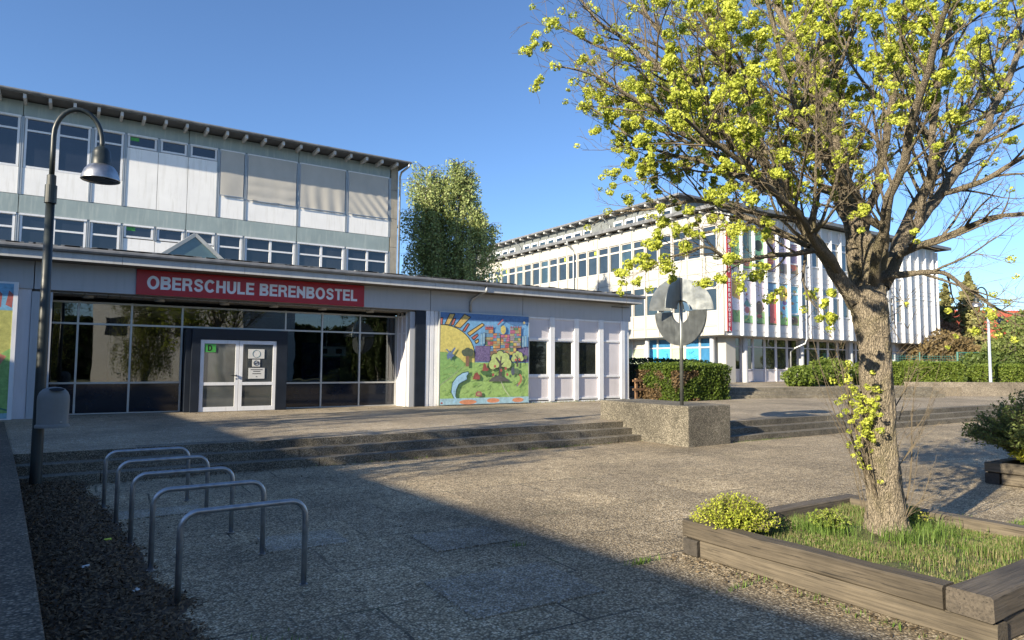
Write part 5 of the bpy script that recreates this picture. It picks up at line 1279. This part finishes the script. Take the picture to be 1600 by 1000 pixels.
# ================================================================== HEDGES, SHRUBS
def boxhedge(name, x0, x1, y0, y1, z0, z1, label, n, size, ang=0, cat='hedge', col=((.035, .07, .012), (.15, .21, .03)), brown=False, round_=.25):
    cxx, cyy = (x0+x1)/2, (y0+y1)/2; t = thing(name, label, cat, (cxx, cyy, z0)); hx, hy, hz = (x1-x0)/2, (y1-y0)/2, (z1-z0)
    ca, sa = math.cos(ang), math.sin(ang)
    q = rng.random((n, 3))*2-1; face = rng.integers(0, 6, n)
    w = np.array([hy*hz, hy*hz, hx*hz, hx*hz, hx*hy*2, 0.0]); face = rng.choice(6, n, p=w/w.sum())
    P = q*np.array([hx, hy, 1]); P[:, 2] = (q[:, 2]+1)/2*hz
    P[face == 0, 0] = hx; P[face == 1, 0] = -hx; P[face == 2, 1] = hy; P[face == 3, 1] = -hy; P[face == 4, 2] = hz
    # round the edges
    e = np.maximum(0, np.abs(P[:, 0])-(hx-round_)); P[:, 2] = np.where(P[:, 2] > hz-round_, P[:, 2]-e*.35, P[:, 2])
    e = np.maximum(0, np.abs(P[:, 1])-(hy-round_)); P[:, 2] = np.where(P[:, 2] > hz-round_, P[:, 2]-e*.35, P[:, 2])
    wob = np.array([noise.noise(Vector((a*1.3, b*1.3, c*1.3)))*.12+noise.noise(Vector((a*4, b*4, c*4)))*.07 for a, b, c in P])
    P *= (1+wob/np.maximum(.6, np.linalg.norm(P, axis=1)))[:, None]; P -= rng.random((n, 1))**2*.16*P/np.maximum(.5, np.linalg.norm(P, axis=1))[:, None]
    P += rng.normal(size=P.shape)*.018
    cf = rng.random(n)*.7+.15
    X = P[:, 0]*ca-P[:, 1]*sa+cxx; Y = P[:, 0]*sa+P[:, 1]*ca+cyy; PP = np.stack([X, Y, P[:, 2]+z0], 1)
    if brown:
        mk = (P[:, 0] < -hx*.2) & (np.array([noise.noise(Vector((a*1.1, b*1.1, c*1.1+4))) for a, b, c in P]) > -.10) & (P[:, 2] < hz*.82)
        cloud('dry_foliage', PP[mk], size*.9, 'leaf', t, col=((.10, .065, .035), (.26, .18, .09)))
        PP = PP[~mk]; cf = cf[~mk]
    cloud('foliage', PP, size, 'leaf', t, col=col, colf=cf, up=.4)
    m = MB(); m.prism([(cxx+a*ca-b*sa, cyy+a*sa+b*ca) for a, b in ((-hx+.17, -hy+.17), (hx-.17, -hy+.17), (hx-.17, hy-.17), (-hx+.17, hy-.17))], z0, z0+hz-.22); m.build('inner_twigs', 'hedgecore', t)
    return t
boxhedge('clipped_hedge', 20.0, 23.5, 18.75, 20.9, TZ, 1.95, 'block of clipped hedge with a browned left side behind the plinth', 26000, .075, ang=rad(3), brown=True)
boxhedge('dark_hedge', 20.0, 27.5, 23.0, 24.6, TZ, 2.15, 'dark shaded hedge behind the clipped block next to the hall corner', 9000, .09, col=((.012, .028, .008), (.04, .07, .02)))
boxhedge('long_hedge', 36.0, 41.5, 18.2, 19.9, UZ, 2.15, 'long low green hedge behind the tan wall, left of the lamp post', 20000, .10, ang=rad(-26), col=((.06, .11, .015), (.22, .28, .05)))
boxhedge('long_hedge', 42.0, 50.5, 14.2, 16.0, UZ, 2.05, 'long low green hedge behind the tan wall, right of the lamp post', 20000, .10, ang=rad(-26), col=((.06, .11, .015), (.22, .28, .05)))
def bush(name, c, rx, ry, rz, n, size, label, col, cat='shrub', stems=8, stemh=None, droop=0, mat='leaf', gap=.3):
    t = thing(name, label, cat, c); c = Vector(c)
    m = MB()
    for i in range(stems):
        a = random.uniform(0, 6.28); rr = random.uniform(.2, .8)
        e = c+Vector((math.cos(a)*rx*rr, math.sin(a)*ry*rr, rz*random.uniform(.7, 1.5))); m.tube([c+Vector((0, 0, -.05)), c+(e-c)*.5+rv()*.05*rx, e], [.03*rz, .018*rz, .004*rz], 5, cap=False)
    m.build('stems', 'twig', t)
    q = rng.normal(size=(n*3, 3)); q /= np.linalg.norm(q, axis=1)[:, None]; r = .45+.55*rng.random(n*3)**.5; q *= r[:, None]
    nn = np.array([noise.noise(Vector(v*3.1)+c) for v in q*np.array([rx, ry, rz])/max(rx, rz)*2]); keep = nn > -gap+.25*(rng.random(n*3)-.5)
    q = q[keep][:n]; nn = nn[keep][:n]
    P = q*np.array([rx, ry, rz])*(1+.25*nn[:, None])+np.array([c.x, c.y, c.z+rz*.9]); ok = P[:, 2] > c.z
    cloud('foliage', P[ok], size, mat, t, col=col, colf=np.clip(.45+nn[ok]*.9, 0, 1)); return t
# spiky plants: upright sprays
def spray(name, c, R, H, n, label, col, leafsize, cat='shrub', lean=(0, 0), per=12):
    t = thing(name, label, cat, c); c = Vector(c); m = MB(); P = []
    for i in range(n):
        a = random.uniform(0, 6.28); e = random.random()**.6; d = Vector((math.cos(a)*R*e+lean[0], math.sin(a)*R*e+lean[1], H*(1.05-.6*e*e)*random.uniform(.7, 1.1)))
        b = c+Vector((math.cos(a), math.sin(a), 0))*R*.25*e; mid = b+d*.55+Vector((0, 0, H*.08)); end = b+d
        m.tube([b, mid, end], [.005, .003, .0015], 3, cap=False)
        for k in range(per):
            s = .25+.75*(k+random.random())/per; q = b.lerp(mid, min(1, s*2)) if s < .5 else mid.lerp(end, (s-.5)*2); P.append(q+rv()*leafsize*.8)
    m.build('twigs', 'twig', t); cloud('foliage', P, leafsize, 'leaf', t, col=col, aspect=1.5, up=.3); return t
spray('yellow_shrub', (5.53, 4.40, .20), .35, .36, 800, 'small bright yellow green shrub at the left corner of the timber bed', ((.26, .33, .03), (.58, .62, .09)), .017, per=14)
spray('low_weed', (7.35, 3.75, .22), .26, .20, 120, 'sprawling yellow green weed right of the tree trunk', ((.30, .34, .04), (.55, .55, .1)), .020, per=9)
spray('leafy_weed', (6.42, 3.98, .22), .20, .19, 130, 'leafy green weed left of the tree trunk', ((.18, .26, .04), (.36, .42, .08)), .020, per=9)
spray('juniper', (13.45, 4.45, .28), .95, 1.15, 900, 'spiky dark green juniper spreading over the dark timber bed', ((.05, .085, .03), (.20, .25, .07)), .034, lean=(-.15, -.05), per=26)
spray('yellow_spindle', (12.95, 4.35, .28), .36, .40, 260, 'yellow leaved dwarf shrub in front of the juniper', ((.28, .32, .03), (.60, .58, .08)), .035, per=14)
bush('low_shrub', (30.4, 19.9, UZ-.02), 1.3, .8, .55, 3500, .11, 'low green shrub at the foot of the classroom columns', ((.05, .09, .015), (.18, .24, .04)))
bush('low_shrub', (33.8, 20.6, UZ-.02), 1.8, .9, .75, 5000, .12, 'rounded green shrub right of the bare shoots, before the ground floor windows', ((.06, .10, .015), (.20, .26, .05)))
bush('big_bush', (56.5, 17.5, .4), 5.5, 4.0, 3.0, 26000, .20, 'tall loose green bush behind the long hedge at the right edge', ((.06, .10, .02), (.24, .29, .09)), gap=.12, stems=26)
bush('big_bush', (52.0, 19.6, .4), 2.6, 2.4, 1.4, 12000, .17, 'darker green bush beside the green gate', ((.04, .075, .02), (.15, .20, .05)), gap=.2)
bush('yellow_bush', (50.5, 12.6, .6), 1.6, 1.4, 1.0, 5000, .13, 'yellowish bush at the right edge behind the long hedge', ((.16, .20, .02), (.40, .42, .07)))
bush('brown_bush', (57.0, 25.6, .5), 4.5, 2.5, 2.2, 15000, .20, 'brownish budding bush beyond the end of the classroom building', ((.10, .075, .04), (.28, .21, .10)), gap=.1, stems=20)
bush('reddish_tree', (63.5, 29.5, 2.2), 4.8, 2.5, 2.1, 14000, .20, 'loose russet foliage between the two conifers', ((.13, .06, .035), (.32, .17, .09)), gap=.05, stems=20)
# conifers
def conifer(loc, H, R, label, seed, col):
    random.seed(seed); t = thing('conifer', label, 'tree', loc, 'conifers beyond the classroom building'); c = Vector(loc); m = MB(); m.tube([c, c+Vector((0, 0, H))], [.22, .02], 8); P = []; br = MB()
    z = .8
    while z < H*.99:
        f = 1-z/H; nb = 9
        for i in range(nb):
            a = random.uniform(0, 6.28); L = R*(f**.95)*random.uniform(.55, 1.35)+.06; d = Vector((math.cos(a), math.sin(a), 0)); b = c+Vector((0, 0, z))
            pts = [b, b+d*L*.5+Vector((0, 0, -.02*L)), b+d*L+Vector((0, 0, -.18*L))]; br.tube(pts, [.03, .02, .005], 4, cap=False)
            for k in range(int(8+L*15)):
                s = random.random()**.7; q = pts[0].lerp(pts[2], s); w = .34*(1.15-s)*min(1, L); P.append(q+Vector((-d.y, d.x, 0))*random.uniform(-w, w)+Vector((0, 0, random.uniform(-.22, .03))))
        z += .26
    m.build('trunk', 'twig', t); br.build('branches', 'twig', t); cloud('foliage', P, .22, 'needle', t, col=col, aspect=1.6); return t
conifer((67.7, 29.7, 0), 9.9, 2.7, 'slim conifer just right of the classroom building end', 5, ((.09, .10, .035), (.30, .28, .11)))
conifer((67.1, 27.5, 0), 10.6, 3.1, 'fuller conifer behind the pale lamp post', 6, ((.10, .11, .04), (.34, .32, .12)))
random.seed(77)
# birch behind the hall
def birch(loc, H, R, label, seed=3, group=None, name='birch_tree', n=420, leafc=((.14, .17, .03), (.34, .36, .09)), lsz=.105, r0=.16, stems=None):
    random.seed(seed); t = thing(name, label, 'tree', loc, group); c = Vector(loc); m = MB(); P = []; tw = MB(); tips = []
    stems = [(0, 0, .93), (.9, .3, .86), (-.8, -.1, .9), (.3, -.6, .8)] if stems is None else stems
    for k, (ox, oy, hf) in enumerate(stems):
        h = H*hf; pts = [c, c+Vector((ox*.5, oy*.5, h*.3)), c+Vector((ox, oy, h*.65)), c+Vector((ox*1.25, oy*1.2, h))]; pp, rr = smoothp([(p.x, p.y, p.z, r0*(1-i*.3)) for i, p in enumerate(pts)], 6); m.tube(pp, rr, 8, cap=False)
        for i in range(n//len(stems)):
            s = random.uniform(.22, 1); b = pp[min(len(pp)-1, int(s*len(pp)))]; a = random.uniform(0, 6.28); f = math.sin(min(1, (1-s)*2.6+.30)*math.pi*.5)
            L = R*f*random.uniform(.35, 1.05); e = b+Vector((math.cos(a)*L, math.sin(a)*L, L*.35)); tw.tube([b, b.lerp(e, .6)+Vector((0, 0, .15*L)), e], [.025, .014, .006], 4, cap=False); tips.append((b, e))
    for b, e in tips:
        for j in range(5):
            q = b.lerp(e, random.uniform(.35, 1)); ln = random.uniform(.6, 2.0); nl = int(ln*15); dr = Vector((random.uniform(-.12, .12), random.uniform(-.12, .12), -1))
            tw.tube([q, q+dr*ln], [.006, .003], 3, cap=False)
            for k in range(nl): P.append(q+dr*ln*(k+random.random())/nl+rv()*.17)
    m.build('trunk', 'birchbark', t, smooth=True); tw.build('branches', 'twig', t); cloud('foliage', P, lsz, 'leaf', t, col=leafc); return t
birch((17.6, 33.4, 0), 13.6, 1.65, n=840, stems=[(-.9, .62, .95), (-1.1, .2, .84), (.35, -.23, .97), (.8, -.1, .91), (1.2, -.8, .76), (-.2, .3, .9)], lsz=.12, leafc=((.24, .31, .10), (.50, .56, .24)), label='tall drooping birch rising between the two school blocks')

# small timber fence by the clipped hedge
f = thing('timber_fence', 'short brown timber rail fence between the hall corner and clipped hedge', 'fence', (20.0, 20.6, TZ))
for x in (19.55, 20.35): MB().box(x, x+.09, 20.4, 20.49, TZ, 1.32).build('post', 'fencewood', f)
for z in (.82, 1.18): MB().box(19.35, 20.75, 20.36, 20.398, z, z+.09).build('rail', 'fencewood', f)
# green fence and gate
g = thing('metal_gate', 'green metal garden gate with grey panel behind the long hedge', 'gate', (51.5, 21.4, .5))
gd = (Vector((52.16, 20.91, 0))-Vector((50.95, 21.71, 0))).normalized()
def gp(u, z, d=0): q = Vector((50.95, 21.71, 0))+gd*u; return (q.x-gd.y*d, q.y+gd.x*d, z)
for u in (0, 1.45): MB().tube([gp(u, .5), gp(u, 2.95)], .08, 6).build('post', 'greenfence', g)
m = MB(); m.tube([gp(0, 2.9), gp(1.45, 2.9)], .04, 4)
for k in range(12): m.tube([gp(.12*k+.08, .6), gp(.12*k+.08, 2.88)], .012, 4)
m.build('gate_bars', 'greenfence', g); m = MB().tube([gp(.35, .6), gp(.35, 2.0)], .22, 4); m.build('letter_panel', 'mullion', g)
g = thing('mesh_fence', 'green mesh fence running left from the garden gate', 'fence', (48.5, 23.4, .5)); m = MB()
for k in range(30): m.tube([gp(-.2-k*.17, .6), gp(-.2-k*.17, 2.75)], .008, 3)
for z in [.7+.16*i for i in range(13)]: m.tube([gp(-.1, z), gp(-5.2, z)], .012, 3)
m.build('mesh_panel', 'greenfence', g)
for u in (-2.6, -5.2): MB().tube([gp(u, .5), gp(u, 2.9)], .05, 6).build('post', 'greenfence', g)

# house with red roof
h = thing('red_roof_house', 'distant house with long red tiled roof, chimney and skylight', 'house', (98, 38, 0))
hd = (Vector((106.4, 31.7, 0))-Vector((88.7, 43.3, 0))).normalized(); hn = Vector((-hd.y, hd.x, 0))
def H_(u, v, z): q = Vector((88.72, 43.31, 0))+hd*u+hn*v; return (q.x, q.y, z)
m = MB(); U0, U1 = 0, 34
vs = [H_(U0, 0, 5.2), H_(U1, 0, 5.2), H_(U1, 5, 9.6), H_(U0+.0, 5, 9.6), H_(U0, 10, 5.2), H_(U1, 10, 5.2)]
m.add(vs, [(0, 1, 2, 3), (3, 2, 5, 4), (0, 3, 4), (1, 5, 2), (0, 4, 5, 1)]); rf = m.build('roof', 'rooftile', h)
m = MB()
for k in range(85): u = U0+.4*k+.1; m.tube([H_(u, .02, 5.27), H_(u, 4.95, 9.62)], .05, 4, cap=False)
m.build('tile_rows', 'rooftile', rf)
m = MB(); m.tube([H_(11.0, 3.0, 7.4), H_(11.0, 3.0, 9.9)], .28, 4); m.build('chimney', 'rooftile', rf)
m = MB(); m.add([H_(13.3, 2.6, 7.55), H_(14.6, 2.6, 7.55), H_(14.6, 3.7, 8.55), H_(13.3, 3.7, 8.55)], [(0, 1, 2, 3)]); m.v = [(x-hn.x*.1, y-hn.y*.1, z+.12) for x, y, z in m.v]; m.build('roof_window', 'glass_up', rf)
m = MB(); m.add([H_(.6, .6, 0), H_(33.5, .6, 0), H_(33.5, 9.4, 0), H_(.6, 9.4, 0), H_(.6, .6, 5.25), H_(33.5, .6, 5.25), H_(33.5, 9.4, 5.25), H_(.6, 9.4, 5.25)], [(0, 1, 5, 4), (1, 2, 6, 5), (2, 3, 7, 6), (3, 0, 4, 7)]); m.build('wall', 'cream', h)

# ================================================================== SURROUNDINGS OUTSIDE THE PICTURE (they shade the plaza and show in the glass)
# building on the west side whose roof edge throws the long shadow
wb = thing('west_building', 'school wing outside the left edge that shades the plaza', 'building', (-20, 0, 0))
ang = rad(4.0); ex, ez = -13.35, 7.2
m = MB(); a = Vector((-13.42, 3, 0)); dr = Vector((-math.sin(ang), math.cos(ang), 0)); pr_ = Vector((-math.cos(ang), -math.sin(ang), 0))
q0, q1 = a-dr*26, a+dr*24
m.prism([(q0.x, q0.y), (q1.x, q1.y), (q1.x+pr_.x*10, q1.y+pr_.y*10), (q0.x+pr_.x*10, q0.y+pr_.y*10)], 0, ez); m.build('wall', 'oppwall', wb)
sb = thing('south_building', 'pale school wing behind the viewer, angled to show bright in the lobby glass', 'building', (2, -34, 0))
MB().prism([(1.5, -27), (12.5, -19), (20, -30), (9, -38)], 0, 7.5).build('wall', 'oppwall', sb)  # unseen wing, turned so its sunlit face brightens the glass reflection
for k in range(4):
    a = Vector((1.5, -27, 0)).lerp(Vector((12.5, -19, 0)), .08+.24*k); b = a.lerp(Vector((12.5, -19, 0)), .16); o_ = Vector((-.59, .81, 0))*.06
    m = MB().prism([(a.x+o_.x, a.y+o_.y), (b.x+o_.x, b.y+o_.y), (b.x-o_.x, b.y-o_.y), (a.x-o_.x, a.y-o_.y)], 4.2, 5.8); m.build('window', 'glass_up', sb)
birch((4.6, -14, 0), 8.5, 2.2, 'leafy tree behind the viewer that shows in the lobby glass', 9, name='background_tree', n=200, r0=.10)
birch((-2.5, -20, 0), 9, 3.2, 'second leafy tree behind the viewer left of the first', 10, name='background_tree', n=200, r0=.14)
# sparse trees to the west: their crowns dapple the terrace and steps
birch((-8.0, 9.3, 0), 8.6, 2.1, 'sparse tree outside the left edge that dapples the steps', 12, name='shade_tree', n=64, lsz=.12, r0=.09)
birch((-9.5, 14.0, .4), 9.4, 2.6, 'sparse tree outside the left edge that dapples the terrace', 13, name='shade_tree', n=84, lsz=.12, r0=.09)

for i, (x, y, hh, rr_) in enumerate(((24, -16, 9, 3.0), (33, -9, 8, 3.2), (45, -15, 10, 3.6), (56, -6, 9, 3.2))):  # unseen tree row added to darken what the hall panes reflect
    birch((x, y, 0), hh, rr_, ['added tree behind the viewer nearest the pale wing', 'broad added tree behind the viewer to the right', 'tallest tree of the added row behind the viewer', 'last tree of the added row behind the viewer'][i], 20+i, name='background_tree', n=240, r0=.12, leafc=((.05, .08, .02), (.13, .17, .05)), lsz=.20)

boxhedge('added_hedge', -30, 60, -46, -43, 0, 6.5, 'tall dark hedge added far behind the viewer to darken the lobby glass', 9000, .9, col=((.02, .035, .01), (.07, .10, .03)))  # added out of view so the lobby glass reflects something dark
# dead leaves and bare earth specks in the timber bed
P = [(random.uniform(5.35, 7.65), random.uniform(2.32, 4.46), .235+random.uniform(0, .02)) for _ in range(700)]
o = cloud('bed_litter', P, .016, 'litter', up=2, aspect=1.6, col=((.07, .055, .035), (.22, .18, .11)), kind='stuff', org=(6.5, 3.4, .2)); o['label'] = 'dry leaves and bark scraps among the grass of the timber bed'
# scattered debris on the paving
P = [(random.gauss(4.6, 3.0), random.uniform(3.2, 12), .008) for _ in range(500)]+[(random.gauss(5.0, .12), random.uniform(2.2, 4.7), .012) for _ in range(500)]+[(random.uniform(0, 11), 12.10-abs(random.gauss(0, .08)), .012) for _ in range(900)]+[(random.uniform(-.5, 19), HY-.1-abs(random.gauss(0, .12)), TZ+.01) for _ in range(600)]
o = cloud('ground_litter', P, .022, 'litter', up=3, aspect=1.6, col=((.035, .026, .016), (.20, .15, .09)), kind='stuff', org=(4.6, 7, 0)); o['label'] = 'small dry leaves and grit scattered over the paving'
